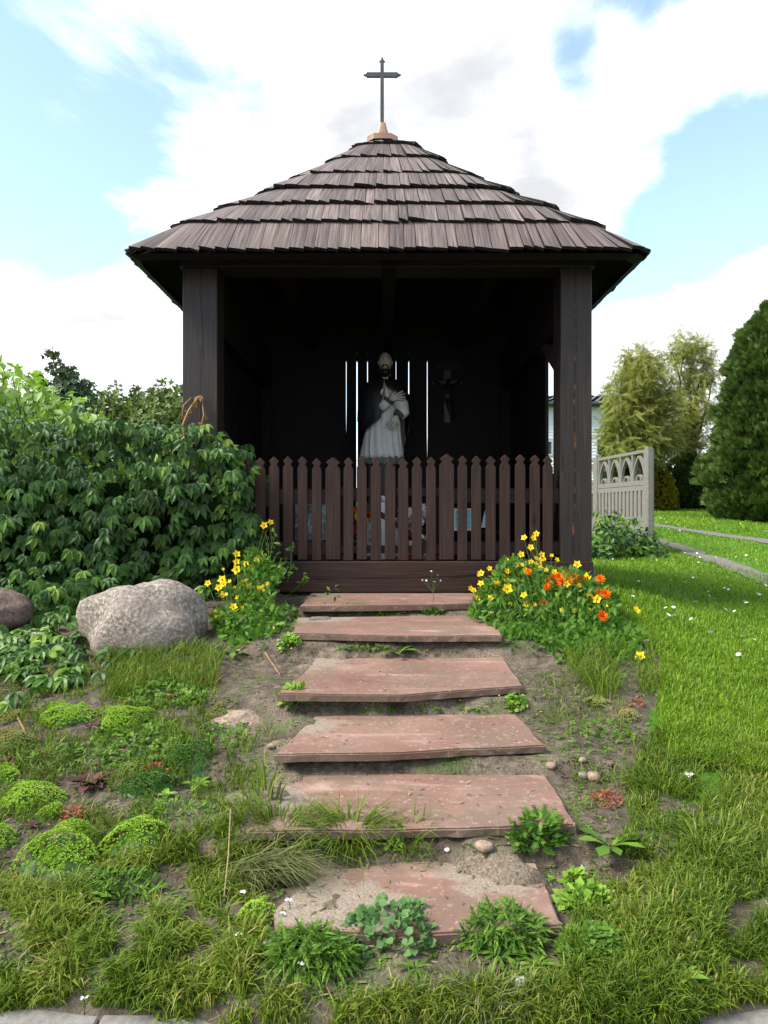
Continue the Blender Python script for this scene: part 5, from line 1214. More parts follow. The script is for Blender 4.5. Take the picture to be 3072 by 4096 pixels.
# neck and head, tilted a little
hx_, hz_ = .012, 2.405
MB().tube([(.012, SYY, 2.23), (.014, SYY - .01, 2.30), (.012, SYY - .012, 2.38)], [.062, .045, .043], 20).build('neck', M['skin_paint'], st, True)
MB().add(*loft([(z, .012, SYY - .006, r_, r_ * .95, None) for z, r_ in [(2.262, .052), (2.265, .06), (2.285, .055), (2.287, .047)]], 32)).build('collar', M['black_paint'], st, True)
MB().prism([(-.02, SYY - .075, 2.262), (.046, SYY - .075, 2.262), (.035, SYY - .10, 2.245), (.014, SYY - .115, 2.222), (-.005, SYY - .10, 2.245)], (0, .03, .0)).build('neck_band', M['white_paint'], st)
hb = bmesh.new(); bmesh.ops.create_uvsphere(hb, u_segments=40, v_segments=28, radius=1)
for v in hb.verts:
    x, y, z = v.co; fx, fy, fz = x * .060, y * .074, z * .092
    if z < 0: fx *= 1 - .22 * z * z
    if y < 0:
        fy -= .016 * math.exp(-(x / .16) ** 2 - ((z + .02) / .22) ** 2) * (1 if z < .18 else .3)      # nose
        fy += .006 * (math.exp(-((abs(x) - .42) / .18) ** 2 - ((z - .18) / .13) ** 2))               # eye sockets
        fy -= .004 * math.exp(-(x / .5) ** 2 - ((z - .34) / .09) ** 2) + .004 * math.exp(-(x / .3) ** 2 - ((z + .52) / .1) ** 2)
    v.co = (hx_ + fx, SYY - .018 + fy, hz_ + fz)
me = bpy.data.meshes.new('head'); hb.to_mesh(me); hb.free(); head = put('head', me, M['skin_paint'], st, True)
fr = SYY - .018 - .074
for sx in (-1, 1):
    MB().ball((hx_ + sx * .025, fr + .0115, hz_ + .017), (.0125, .006, .006), 12, 8).build('eye', M['white_paint'], head, True)
    MB().ball((hx_ + sx * .025 + .002, fr + .0065, hz_ + .017), (.0055, .003, .0055), 10, 6).build('pupil', M['black_paint'], head, True)
    MB().tube([(hx_ + sx * .009, fr + .006, hz_ + .034), (hx_ + sx * .026, fr + .006, hz_ + .041), (hx_ + sx * .043, fr + .018, hz_ + .033)], [.0025, .0032, .002], 6).build('eyebrow', M['black_paint'], head, True)
    MB().tube([(hx_, fr + .0, hz_ - .033), (hx_ + sx * .016, fr + .004, hz_ - .037), (hx_ + sx * .028, fr + .014, hz_ - .055), (hx_ + sx * .030, fr + .02, hz_ - .075)], [.0065, .0075, .007, .006], 8).build('moustache', M['black_paint'], head, True)
    MB().ball((hx_ + sx * .060, SYY - .012, hz_ + .0), (.008, .014, .022), 10, 8).build('ear', M['skin_paint'], head, True)
MB().ball((hx_, fr + .008, hz_ - .052), (.012, .006, .004), 10, 6).build('mouth', plain('dark_red_lip', (.22, .08, .06)), head, True)
V = []; 
bd = MB()
bd.ball((hx_, SYY - .045, hz_ - .093), (.046, .048, .038), 20, 12); bd.build('beard', M['black_paint'], head, True)
hr = bmesh.new(); bmesh.ops.create_uvsphere(hr, u_segments=36, v_segments=24, radius=1)
for v in hr.verts:
    x, y, z = v.co; k = 1 + .03 * math.sin(x * 20 + y * 14)
    cut = .03 if (y < -.2 and z < .60) else 0
    v.co = (hx_ + x * .070 * k, SYY - .002 + y * .078 * k + cut, hz_ + .010 + z * (.094 if z > 0 else .125) * k)
me = bpy.data.meshes.new('hair'); hr.to_mesh(me); hr.free(); put('hair', me, M['black_paint'], head, True)
# sleeves and hands
def hand(name, wrist, dirv, palm_n, s, spread):
    d_ = Vector(dirv).normalized(); n_ = Vector(palm_n).normalized(); n_ = (n_ - d_ * n_.dot(d_)).normalized(); c_ = d_.cross(n_)
    mb = MB(); w_ = Vector(wrist)
    rg = []
    for t_, hw, ht in [(0, .019, .013), (.3, .027, .013), (.65, .032, .012), (1.0, .030, .010)]:
        q = w_ + d_ * .075 * s * t_
        rg.append([q + c_ * hw * s * math.cos(a_) + n_ * ht * s * math.sin(a_) for a_ in np.linspace(0, 2 * math.pi, 14, endpoint=False)])
    V = [v for r_ in rg for v in r_]; Fs = []
    for i in range(3):
        for k in range(14): Fs.append((i * 14 + k, i * 14 + (k + 1) % 14, (i + 1) * 14 + (k + 1) % 14, (i + 1) * 14 + k))
    Fs += [tuple(range(13, -1, -1)), tuple(range(42, 56))]
    mb.add(V, Fs)
    for k, (o_, L) in enumerate([(-.024, .062), (-.008, .072), (.008, .068), (.024, .054)]):
        b_ = w_ + d_ * .072 * s + c_ * o_ * s; dd = (d_ + c_ * spread * (k - 1.5) * .16).normalized()
        mb.tube([b_ - dd * .012 * s, b_ + dd * L * .45 * s, b_ + dd * L * .75 * s - n_ * .006 * s, b_ + dd * L * s - n_ * .016 * s], [.0088 * s, .0085 * s, .0075 * s, .0055 * s], 8)
    b_ = w_ + d_ * .02 * s - c_ * .022 * s
    mb.tube([b_, b_ + (d_ - c_ * .9).normalized() * .028 * s, b_ + (d_ * 1.3 - c_ * .7).normalized() * .055 * s], [.011 * s, .0095 * s, .006 * s], 8)
    return mb.build(name, M['skin_paint'], st, True)
yf = SYY - .17
MB().tube([(-.03, yf + .035, 1.97), (.005, yf + .0, 2.0), (.035, yf - .02, 2.03)], [.045, .045, .04], 18).build('sleeve', M['white_paint'], st, True)
MB().tube([(.028, yf - .02, 2.022), (.047, yf - .024, 2.045)], [.046, .040], 18).build('cuff', M['cuff'], st, True)
hand('hand', (.050, yf - .026, 2.048), (.95, -.12, .22), (.1, -1, .1), 1.0, 1.2)
MB().tube([(.10, yf + .11, 2.10), (.155, yf + .04, 2.0), (.165, yf + .0, 1.93), (.13, yf - .02, 1.90)], [.06, .066, .06, .05], 18).build('sleeve', M['white_paint'], st, True)
MB().tube([(.140, yf - .016, 1.915), (.118, yf - .026, 1.892)], [.055, .047], 18).build('cuff', M['cuff'], st, True)
hand('hand', (.118, yf - .03, 1.895), (-.55, -.1, -.8), (.1, -1, -.1), .95, 1.3)
MB().prism([(-.006, yf + .03, 2.10), (.012, yf + .01, 2.17), (.055, yf + .0, 2.08), (.02, yf - .01, 2.05)], (0, .03, 0)).build('chest_band', M['white_paint'], st)
MB().tube([(-.022, yf - .02, 2.085), (-.020, yf - .025, 2.115), (-.012, yf - .028, 2.135)], [.010, .012, .010], 10).build('held_crucifix_end', M['white_paint'], st, True)
MB().prism([(.155, SYY - .08, 1.90), (.19, SYY - .06, 1.88), (.185, SYY - .06, 1.78), (.20, SYY - .05, 1.70), (.175, SYY - .05, 1.63), (.165, SYY - .07, 1.72), (.150, SYY - .08, 1.78)], (0, .03, 0)).build('hanging_sleeve', M['cuff'], st)
# plinth under the statue
pl = MB(); pl.box(-.21, .19, SYY - .18, SYY + .18, .656, .70); pl.box(-.18, .16, SYY - .15, SYY + .15, .70, .95); pl.box(-.20, .18, SYY - .17, SYY + .17, .95, .998)
tag(pl.build('plinth', plain('grey_stone', (.38, .39, .38), .8, .3, 0, .3, 14, .3), bevel=.006), 'grey stone plinth under the saint statue', 'plinth')
# white draped figurine in front of the plinth
fg = tag(empty('draped_figurine', (-.005, 5.75, .656)), 'white draped figurine standing before the plinth behind the gate', 'figurine')
rg = [(z, -.005 + .012 * math.sin(z * 9), 5.75, r_, r_ * .8, fold(.13, 6, z * 9)) for z, r_ in [(.656, .055), (.7, .052), (.8, .046), (.92, .05), (1.03, .055), (1.09, .05), (1.13, .03)]]
MB().add(*loft(rg, 48)).build('robe', M['white_paint'], fg, True)
MB().ball((.0, 5.745, 1.165), (.028, .03, .038), 16, 10).build('head', M['white_paint'], fg, True)
# crucifix on the back wall
cf = tag(empty('wall_crucifix', (.5, BK + .03, 2.0)), 'dark crucifix hanging on the back wall right of the statue', 'crucifix')
D = BK; q_ = lambda u, v: at(1300 + u * .3315, 1350 + v * .3315, D)
bz = plain('dim_bronze', (.008, .007, .0055), .6, .2, .0, .3, 30, .2); dw = plain('dark_crucifix_wood', (.014, .010, .008), .5)
a_, b_ = q_(1480, 330), q_(1500, 1020); MB().box(a_.x - .03, a_.x + .03, BK + .035, BK + .055, b_.z, a_.z).build('upright', dw, cf)
a_, b_ = q_(1300, 520), q_(1660, 580); MB().box(a_.x, b_.x, BK + .026, BK + .034, b_.z + .02, a_.z - .0).build('crossbar', dw, cf)
a_, b_ = q_(1335, 300), q_(1640, 385); MB().box(a_.x, b_.x, BK + .02, BK + .034, b_.z, a_.z).build('plaque', bz, cf)
y2 = BK + .005
sk = lambda u, v: Vector((q_(u, v).x, y2, q_(u, v).z))
mb = MB(); mb.tube([sk(1310, 515), sk(1400, 570), sk(1480, 590), sk(1560, 570), sk(1650, 515)], [.010, .014, .022, .014, .010], 8)
mb.tube([sk(1482, 575), sk(1482, 640), sk(1488, 720), sk(1478, 760)], [.035, .033, .028, .032], 10); mb.tube([sk(1470, 740), sk(1500, 850), sk(1535, 965)], [.024, .018, .010], 8); mb.tube([sk(1498, 740), sk(1520, 850), sk(1545, 970)], [.022, .017, .010], 8)
mb.ball(sk(1485, 530), (.022, .022, .030), 12, 8); mb.build('figure', bz, cf, True)
MB().tube([sk(1465, 690), sk(1500, 730)], [.036, .036], 10).build('loincloth', plain('dim_cloth', (.04, .035, .025)), cf, True)
# picture portraits and flowers on the floor and shelf
def picture(name, px0, px1, py0, py1, d, lab, frame_c, cols, fw=.012, tilt=.05, figure=False):
    a_, b_ = at(px0, py0, d), at(px1, py1, d)
    r_ = tag(empty(name, ((a_.x + b_.x) / 2, d, b_.z)), lab, 'picture')
    fm = MB(); x0, x1, z1, z0 = a_.x, b_.x, a_.z, b_.z
    for bx_ in [(x0, x1, z1 - fw, z1), (x0, x1, z0, z0 + fw), (x0, x0 + fw, z0 + fw, z1 - fw), (x1 - fw, x1, z0 + fw, z1 - fw)]:
        fm.box(bx_[0], bx_[1], d - .012, d + .012, bx_[2], bx_[3])
    fm.build('frame', plain(name + '_frame', frame_c, .5, .4, 0, .2, 30, .2), r_)
    m, t, p, _ = new_mat(name + '_print'); tcn = nd(t, 'ShaderNodeTexCoord').outputs['Object']
    t.links.new(ramp(t, noise(t, tcn, 13 if figure else 60, 4, .6, .8 if figure else 0), [(.35, cols[0]), (.5, cols[1]), (.68, cols[2])]), p.inputs['Base Color']); p.inputs['Roughness'].default_value = .25
    MB().box(x0 + fw * .8, x1 - fw * .8, d - .004, d + .006, z0 + fw * .8, z1 - fw * .8).build('print', m, r_)
    return r_
DD = 5.25
picture('portrait_picture', 1178, 1330, 2012, 2163, DD, 'large dim blue-grey portrait print leaning behind the left pickets', (.03, .035, .035), [(.03, .045, .05), (.13, .18, .19), (.45, .52, .52)], .006, figure=True)
picture('framed_notice', 1815, 1888, 2034, 2122, DD, 'small framed blue picture behind the right pickets', (.55, .52, .38), [(.06, .30, .42), (.10, .42, .56), (.18, .52, .66)], .012)
ps = MB().prism([at(1925, 2110, DD), at(1950, 2110, DD), at(1950, 2030, DD), at(1940, 2045, DD)], (0, .02, 0)).build('paper_pennant', plain('pale_blue_paper', (.4, .5, .58), .6))
tag(ps, 'pale blue folded card right of the framed blue picture', 'card')
sh_ = MB().box(.48, .85, DD - .12, DD + .25, .895, .913).build('shelf_board', M['inner']); MB().box(.52, .56, DD + .18, DD + .22, .656, .895).build('leg', M['inner'], sh_); MB().box(.77, .81, DD + .18, DD + .22, .656, .895).build('leg', M['inner'], sh_)
tag(sh_, 'dark low shelf bench carrying the framed blue picture', 'bench')
sh2 = MB().box(-.70, -.36, DD - .1, DD + .25, .815, .836).build('shelf_board', M['inner']); MB().box(-.68, -.64, DD + .1, DD + .14, .656, .815).build('leg', M['inner'], sh2); MB().box(-.42, -.38, DD + .1, DD + .14, .656, .815).build('leg', M['inner'], sh2)
tag(sh2, 'dark low shelf bench carrying the grey portrait', 'bench')
def bouquet(name, c, heads, cols, lab, pot='terracotta', potr=.06, poth=.11, tm=MARI, hs=.032, spread=(.09, .06, .10), leaves=110):
    o = tag(empty(name, tuple(c)), lab, 'flowers')
    pc = {'terracotta': (.42, .11, .045), 'white': (.6, .6, .57), 'yellow': (.6, .42, .03), 'dark': (.02, .025, .02)}[pot]
    V, Fs = loft([(c.z, c.x, c.y, potr * .72, potr * .72, None), (c.z + poth * .85, c.x, c.y, potr, potr, None), (c.z + poth * .86, c.x, c.y, potr * 1.1, potr * 1.1, None), (c.z + poth, c.x, c.y, potr * 1.1, potr * 1.1, None), (c.z + poth, c.x, c.y, potr * .9, potr * .9, None), (c.z + poth * .8, c.x, c.y, potr * .85, potr * .85, None)], 24)
    Fs.append(tuple(range(23, -1, -1))); MB().add(V, Fs).build('pot', plain('pot_' + pot, pc, .6), o, True)
    top = Vector((c.x, c.y, c.z + poth + spread[2]))
    P = np.array([tuple(top + Vector((random.uniform(-1, 1) * spread[0], random.uniform(-1, 1) * spread[1] - .02, random.uniform(-1, 1) * spread[2]))) for _ in range(heads)])
    for k in range(heads):
        put('flower', one(tm, P[k], rng.normal(size=3), rng.normal(size=3) * .35 + [0, -1, .6], hs * random.uniform(.8, 1.2), random.random()), M[cols[k % len(cols)]], o)
    n = leaves; L = np.array(top) + (rng.random((n, 3)) - .5) * 2 * np.array(spread) * [1, 1, 1.2] + [0, .02, -.03]
    put('foliage', mesh_np('foliage', *scatter(simple, L, frames(rand_unit(n) + [0, 0, .4], rand_unit(n)), rng.uniform(.03, .05, n), rng.random(n))), M['fern'], o)
fl = lambda px, d=5.75: Vector(((px - 1536) / F * (d - .45), d - .45, .656))
bouquet('flower_pot', fl(1318, 5.9), 9, ['whitepet'], 'white flowers in a dark vase beside the grey portrait', 'dark', .04, .2, hs=.044, spread=(.06, .04, .12))
bouquet('flower_pot', fl(1385, 5.6), 8, ['yellow', 'whitepet'], 'yellow and white flowers at the left gate stile', 'yellow', .035, .12, hs=.026, spread=(.04, .03, .16))
bouquet('flower_pot', fl(1430, 5.85), 12, ['redpet', 'yellow', 'redpet'], 'red and yellow bouquet behind the gate, left of the figurine', 'dark', .045, .18, hs=.036, spread=(.09, .05, .12))
bouquet('flower_pot', fl(1640, 5.7), 12, ['whitepet', 'whitepet', 'pink'], 'white and pink flowers in a terracotta pot behind the gate', 'terracotta', .055, .10, hs=.044, spread=(.08, .05, .15))
bouquet('flower_pot', fl(1695, 5.8), 14, ['whitepet', 'pink', 'whitepet'], 'tall white and pink bouquet right of the terracotta pot', 'white', .045, .08, hs=.042, spread=(.05, .05, .18))
for (px, mt_, lb) in [(1533, 'redpet', 'red flower head lying at the figurine foot'), (1585, 'orange', 'orange flower head lying right of the figurine foot')]:
    c = fl(px, 5.6); o = put('cut_flower', one(MARI, c + Vector((0, 0, .02)), (1, 0, .2), (0, -.8, 1), .035, .5), M[mt_]); tag(o, lb, 'flower')

# ================================================================ CONCRETE PANEL FENCE
cf_ = tag(empty('concrete_fence', (4.1, 11.0, .37)), 'grey concrete panel fence with openwork pointed arches beside the lawn', 'fence')
A0 = Vector((4.105, 11.0, 0)); dirf = Vector((-.19, 2.0, 0)).normalized(); nf_ = Vector((-dirf.y, dirf.x, 0))   # nf_ points to the left, towards the shrine
Lp = 2.0
def fpost(base):
    z0 = float(T(base.x, base.y)) - .1; h = 2.05
    hw = .066; pr = []
    mb = MB()
    prof = [(-hw, -hw * .6), (-hw * .6, -hw), (hw * .6, -hw), (hw, -hw * .6), (hw, hw * .6), (hw * .6, hw), (-hw * .6, hw), (-hw, hw * .6)]
    P3 = [base + dirf * a_ + nf_ * b_ for a_, b_ in prof]
    mb.prism([(v.x, v.y, z0) for v in P3], (0, 0, h - .02 - z0))
    mb.prism([(base.x + (v.x - base.x) * .82, base.y + (v.y - base.y) * .82, h - .02) for v in P3], (0, 0, .022))
    mb.build('post', M['concrete'], cf_, bevel=.004)
def strip(mb, pts, wd, th, base, z0):
    """a flat rib following pts (u along the panel, w up)"""
    L = [Vector((u, w_, 0)) for u, w_ in pts]; Lq = []; Rq = []
    for i, q in enumerate(L):
        t_ = (L[min(i + 1, len(L) - 1)] - L[max(i - 1, 0)]).normalized(); s = Vector((-t_.y, t_.x, 0)) * wd / 2
        Lq.append(q + s); Rq.append(q - s)
    to3 = lambda q, o_: base + dirf * q.x + nf_ * o_ + Vector((0, 0, z0 + q.y))
    for i in range(len(L) - 1):
        mb.prism([to3(Lq[i], -th / 2), to3(Lq[i + 1], -th / 2), to3(Rq[i + 1], -th / 2), to3(Rq[i], -th / 2)], nf_ * th)
def rectp(mb, u0, u1, w0, w1, th, base, z0, o_=0):
    to3 = lambda u, w_: base + dirf * u + nf_ * (o_ - th / 2) + Vector((0, 0, z0 + w_))
    mb.prism([to3(u0, w0), to3(u1, w0), to3(u1, w1), to3(u0, w1)], nf_ * th)
for k in range(3):
    b_ = A0 + dirf * Lp * k
    fpost(b_)
    if k == 2: break
    mb = MB(); z0 = 1.475
    rectp(mb, .06, Lp - .06, 0, .075, .05, b_, z0); rectp(mb, .06, Lp - .06, .505, .555, .05, b_, z0)
    rectp(mb, .06, .10, .075, .505, .05, b_, z0); rectp(mb, Lp - .10, Lp - .06, .075, .505, .05, b_, z0)
    nb_ = 4; bw_ = (Lp - .16) / nb_
    for j in range(nb_ + 1):
        bb = .08 + bw_ * j
        if 0 < j < nb_: strip(mb, [(bb, .075), (bb, .25), (bb, .505)], .05, .044, b_, z0)
        for sg in (-1, 1):
            if (j == 0 and sg < 0) or (j == nb_ and sg > 0): continue
            strip(mb, [(bb + sg * (.035 + .185 * s_ ** 2.3), .075 + .385 * s_) for s_ in np.linspace(0, 1, 8)], .036, .046, b_, z0)
        if j < nb_:
            cc = bb + bw_ / 2; strip(mb, [(cc + .075 * math.cos(a_), .075 + .085 * math.sin(a_)) for a_ in np.linspace(0, math.pi, 9)], .03, .046, b_, z0)
    mb.build('openwork_panel', M['concrete'], cf_)
    mb = MB(); z0 = .90; rectp(mb, .06, Lp - .06, 0, .57, .03, b_, z0, -.012); rectp(mb, .06, Lp - .06, .49, .568, .05, b_, z0, .0); rectp(mb, .06, Lp - .06, .002, .07, .05, b_, z0, .0)
    for j in range(13): u = .08 + (Lp - .2) * j / 12.4; rectp(mb, u, u + .085, .07, .49, .05, b_, z0, 0)
    mb.build('ribbed_panel', M['concrete'], cf_)
    mb = MB(); rectp(mb, .06, Lp - .06, 0, .60, .04, b_, .295); mb.build('plain_panel', M['concrete'], cf_)

# leafy plant at the foot of the concrete fence
def leafbush(name, label, cat, n, fn, tm, sz, mt, base, group=None):
    o = tag(empty(name, base), label, cat, group); P, nr = fn(n)
    put('foliage', mesh_np('foliage', *scatter(tm, P, frames(rand_unit(len(P)) * .8 + [0, -.3, -.35], nr + rand_unit(len(P)) * .45), rng.uniform(.7, 1.3, len(P)) * sz, rng.random(len(P))), smooth=True), mt, o); return o
def mound(c, r):
    def f(n):
        d_ = rand_unit(n); d_[:, 2] = np.abs(d_[:, 2]); rr = rng.random(n) ** .25 * (1 + vn(d_[:, 0] * 3 + c[0], d_[:, 1] * 3 + d_[:, 2] * 3) * .7)
        return np.array(c) + d_ * rr[:, None] * np.array(r), d_ + [0, -.3, .5]
    return f
leafbush('leafy_bush', 'dark green leafy bush at the foot of the concrete fence', 'bush', 1500, lambda n: tuple(np.concatenate(z) for z in zip(mound((3.35, 10.2, .36), (.55, .5, .66))(n // 2), mound((3.75, 10.35, .36), (.38, .4, .42))(n // 4), mound((3.05, 9.9, .36), (.4, .4, .62))(n // 4))), simple, .11, M['vine'], (3.4, 10.2, .36))

# ================================================================ TREES BEHIND
def limb(mb, a_, b_, r0, r1, wob=.1, n=4):
    a_, b_ = Vector(a_), Vector(b_); pts = [a_.lerp(b_, k / n) + Vector((random.uniform(-1, 1), random.uniform(-1, 1), 0)) * wob * (0 < k < n) for k in range(n + 1)]
    mb.tube(pts, [r0 + (r1 - r0) * k / n for k in range(n + 1)], 7)
def crown_tree(name, label, base, trunk_h, blobs, n, tm, sz, mt, group=None, droop=0, r0=.16, cat='tree', up=0, thr=-.24):
    o = tag(empty(name, tuple(base)), label, cat, group); base = Vector(base)
    mb = MB(); top = base + Vector((0, 0, trunk_h)); limb(mb, base - Vector((0, 0, .2)), top, r0, r0 * .6, .08)
    Ps = []; Ns = []; tot = sum(b_[3] ** 2 for b_ in blobs)
    for (bx_, by_, bz_, br) in blobs:
        c = Vector((bx_, by_, bz_)); limb(mb, top - Vector((0, 0, trunk_h * .3 * random.random())), c, r0 * .45, r0 * .1, .15)
        for _ in range(4):
            e = c + Vector((random.uniform(-1, 1), random.uniform(-1, 1), random.uniform(-.6, .9))) * br * .8; limb(mb, c, e, r0 * .12, r0 * .03, .1, 3)
        k = int(n * br ** 2 / tot); d_ = rand_unit(k); rr = rng.random(k) ** .33
        f = 1 + (vn(d_[:, 0] * 2.3 + bx_, d_[:, 1] * 2.3 + d_[:, 2] * 2.1 + bz_)) * .9
        P = np.array(c) + d_ * (rr * f * br)[:, None]
        keep = vn(P[:, 0] * 1.3 / br * 2, P[:, 2] * 1.3 / br * 2 + P[:, 1]) > thr
        Ps.append(P[keep]); Ns.append(d_[keep])
    mb.build('trunk', M['bark'], o, True)
    P = np.concatenate(Ps); Nn = np.concatenate(Ns); k = len(P)
    al = rand_unit(k) * .7 + [0, 0, up - droop] + Nn * .4
    put('crown', mesh_np('crown', *scatter(tm, P, frames(al, Nn + rand_unit(k) * .6 + [0, 0, .3]), rng.uniform(.7, 1.3, k) * sz, np.clip(rng.beta(2, 2, k) + vn(P[:, 0] * .8, P[:, 2] * .8 + P[:, 1]) * .3, 0, 1))), mt, o)
    return o
M['olive'] = leaf_mat('olive_leaf', [(0, (.055, .085, .024)), (.5, (.115, .155, .045)), (1, (.19, .235, .075))], .6, .25, .2)  # lightened so the far trees carry their haze in the leaf colour
M['darkgreen'] = leaf_mat('dark_leaf', [(0, (.03, .055, .018)), (.5, (.06, .10, .028)), (1, (.11, .155, .045))], .6, .2, .2)  # lightened likewise, haze mixed into the colour; nearer shrubs share it
M['willow'] = leaf_mat('willow_leaf', [(0, (.10, .115, .02)), (.5, (.21, .225, .045)), (1, (.36, .37, .10))], .55, .4, .25)
M['thuja'] = leaf_mat('thuja_spray', [(0, (.022, .045, .009)), (.5, (.06, .105, .018)), (1, (.13, .17, .04))], .6, .15, .2)
CL = SP_CLUMP
tp_ = lambda px, py, d: at(px, py, d)
gz_ = lambda x, y: float(T(x, y))
def far_tree(px, d, top_py, wpx, label, mt, n=5000, sz=.19, name='far_tree', grp='trees beyond the hedge at left'):
    c = at(px, 2048, d); b_ = Vector((c.x, d, gz_(c.x, d))); zt = at(px, top_py, d).z; rr = wpx * d / F; H = zt - b_.z
    bl = [(c.x, d, b_.z + H * .52, H * .36), (c.x - rr * .5, d + .4, b_.z + H * .5, H * .3), (c.x + rr * .5, d - .3, b_.z + H * .5, H * .3), (c.x + rr * .15, d, zt - H * .22, H * .22), (c.x - rr * .2, d, b_.z + H * .3, H * .3), (c.x + rr * .3, d, b_.z + H * .25, H * .28)]
    crown_tree(name, label, b_, H * .35, bl, n, CL, sz, mt, grp, .2)
far_tree(330, 36, 1565, 120, 'dark bushy tree left of the far tree row, behind the slender one', M['darkgreen'])
far_tree(440, 34, 1550, 110, 'olive green tree second from left in the far row', M['olive'])
far_tree(540, 37, 1560, 110, 'dark tree in the middle of the far row', M['darkgreen'])
far_tree(620, 33, 1530, 100, 'tallest rounded olive tree of the far row', M['olive'])
far_tree(720, 36, 1550, 110, 'olive tree of the far row touching the left shrine post', M['olive'])
far_tree(820, 38, 1570, 110, 'dark tree of the far row mostly hidden behind the left shrine post', M['darkgreen'])
far_tree(180, 38, 1580, 120, 'dark tree of the far row partly behind the tall shrub', M['darkgreen'])
far_tree(40, 36, 1590, 120, 'dark tree of the far row at the left picture edge', M['darkgreen'])
# slender open tree rising above the far row
bs = at(240, 2048, 24); zb_ = gz_(bs.x, 24)
sl = [(at(px, py, 24).x, 24 + random.uniform(-.3, .3), at(px, py, 24).z, r_) for px, py, r_ in [(215, 1425, .22), (225, 1470, .3), (262, 1510, .36), (230, 1540, .4), (290, 1500, .22), (270, 1580, .6), (215, 1600, .6), (150, 1520, .3), (320, 1560, .4), (300, 1620, .6), (180, 1580, .5)]]
crown_tree('slender_tree', 'slender open blue-green tree rising above the far left row', (bs.x, 24, zb_), 3.6, sl, 1300, CL, .13, leaf_mat('bluegreen_leaf', [(0, (.04, .07, .035)), (1, (.10, .15, .08))], .6, .25, .2), None, -.1, .10)
# two curly willows
STRAND = merge_t([xf(thin, sg * .9 + .2 * k, -.3 * k / 6, .22, (.03 * math.sin(k * 1.7), k / 7, -.16 * (k / 7) ** 2)) for k in range(7) for sg in (-1, 1)])
def willow(label, base, blobs, n):
    o = crown_tree('curly_willow', label, base, 2.2, blobs, n, STRAND, .30, M['willow'], 'curly willows behind the concrete fence', .45, .15, thr=-.16)
wl = lambda L, d: [(at(px, py, d + dd).x, d + dd, at(px, py, d + dd).z, r_ * d / F) for px, py, dd, r_ in L]
dw_ = 22
c = at(2560, 2048, dw_); willow('left dense curly willow with yellow-green drooping leaves', (c.x, dw_, gz_(c.x, dw_)), wl([(2560, 1430, 0, 70), (2530, 1490, .3, 80), (2600, 1500, -.2, 90), (2500, 1570, 0, 90), (2570, 1600, .3, 110), (2640, 1610, 0, 80), (2465, 1640, -.4, 65), (2510, 1690, 0, 110), (2600, 1700, .2, 100), (2440, 1720, .2, 50), (2490, 1780, -.3, 70), (2560, 1780, .2, 90), (2650, 1760, .2, 70)], dw_), 9000)
c = at(2760, 2048, dw_ + 2); willow('right airy curly willow with sky showing through', (c.x, dw_ + 2, gz_(c.x, dw_ + 2)), wl([(2740, 1385, 0, 65), (2790, 1390, .3, 60), (2700, 1440, -.2, 55), (2820, 1450, 0, 55), (2760, 1490, .3, 70), (2810, 1540, 0, 60), (2720, 1560, .3, 65), (2780, 1620, 0, 70), (2850, 1500, .2, 45), (2700, 1660, -.2, 75), (2770, 1700, .2, 75), (2690, 1770, 0, 90), (2790, 1790, .2, 80), (2840, 1640, 0, 45)], dw_ + 2), 4800)
# evergreen shrubs below
def shrub_cone(name, label, cat, px, d, top_py, wpx, n, sz, mt, group=None, pw=.75, tm=CL, pos_top=0):
    c = at(px, 2048, d); zb2 = gz_(c.x, d); zt = at(px, top_py, d).z; H = zt - zb2; r_ = wpx * d / F
    o = tag(empty(name, (c.x, d, zb2)), label, cat, group)
    s = 1 - rng.random(n) ** .62; th = rng.uniform(0, 2 * np.pi, n); prof = r_ * np.minimum(np.minimum(1, (1 - s) ** pw * 1.05), (1 - s) * 2.6 + .02) * np.minimum(1, .78 + s * 2.5)
    lump = 1 + vn(th * 3.2 + px, s * 16) * .45 + np.abs(vn(th * 7 + px, s * 30)) * .55 - .1
    q = prof * lump * (.84 + .16 * rng.random(n) ** .5); gap = np.abs(vn(th * 7 + px, s * 30)) > .055; th, s, q = th[gap], s[gap], q[gap]; n = len(q)
    P = np.stack([c.x + q * np.cos(th), d + q * np.sin(th), zb2 + s * H * (1 + rng.normal(size=n) * .004)], -1)
    Nn = np.stack([np.cos(th), np.sin(th), np.full(n, .35)], -1)
    put('foliage', mesh_np('foliage', *scatter(tm, P, frames(Nn * .8 + [0, 0, .6] + rand_unit(n) * .45, np.cross(Nn, rand_unit(n))), rng.uniform(.7, 1.35, n) * sz, np.clip(rng.beta(2, 2, n) + vn(th * 5, s * 24) * .6, 0, 1))), mt, o)
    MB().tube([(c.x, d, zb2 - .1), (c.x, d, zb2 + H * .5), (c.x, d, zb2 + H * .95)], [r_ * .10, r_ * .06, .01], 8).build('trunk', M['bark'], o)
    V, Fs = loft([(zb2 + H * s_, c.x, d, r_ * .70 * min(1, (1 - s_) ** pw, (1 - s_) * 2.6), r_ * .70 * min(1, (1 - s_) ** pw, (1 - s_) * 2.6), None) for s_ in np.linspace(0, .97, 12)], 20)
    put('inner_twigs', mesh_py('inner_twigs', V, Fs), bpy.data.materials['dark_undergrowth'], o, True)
SPRAY = merge_t([xf(thin, a_, .1, s_, (0, y_, 0)) for a_, s_, y_ in [(0, 1, 0), (.7, .6, .25), (-.7, .6, .25), (.6, .45, .5), (-.6, .45, .5)]])
shrub_cone('thuja_tree', 'big conical thuja at the right picture edge', 'conifer', 3085, 19, 1215, 238, 26000, .20, M['thuja'], None, .47, SPRAY)
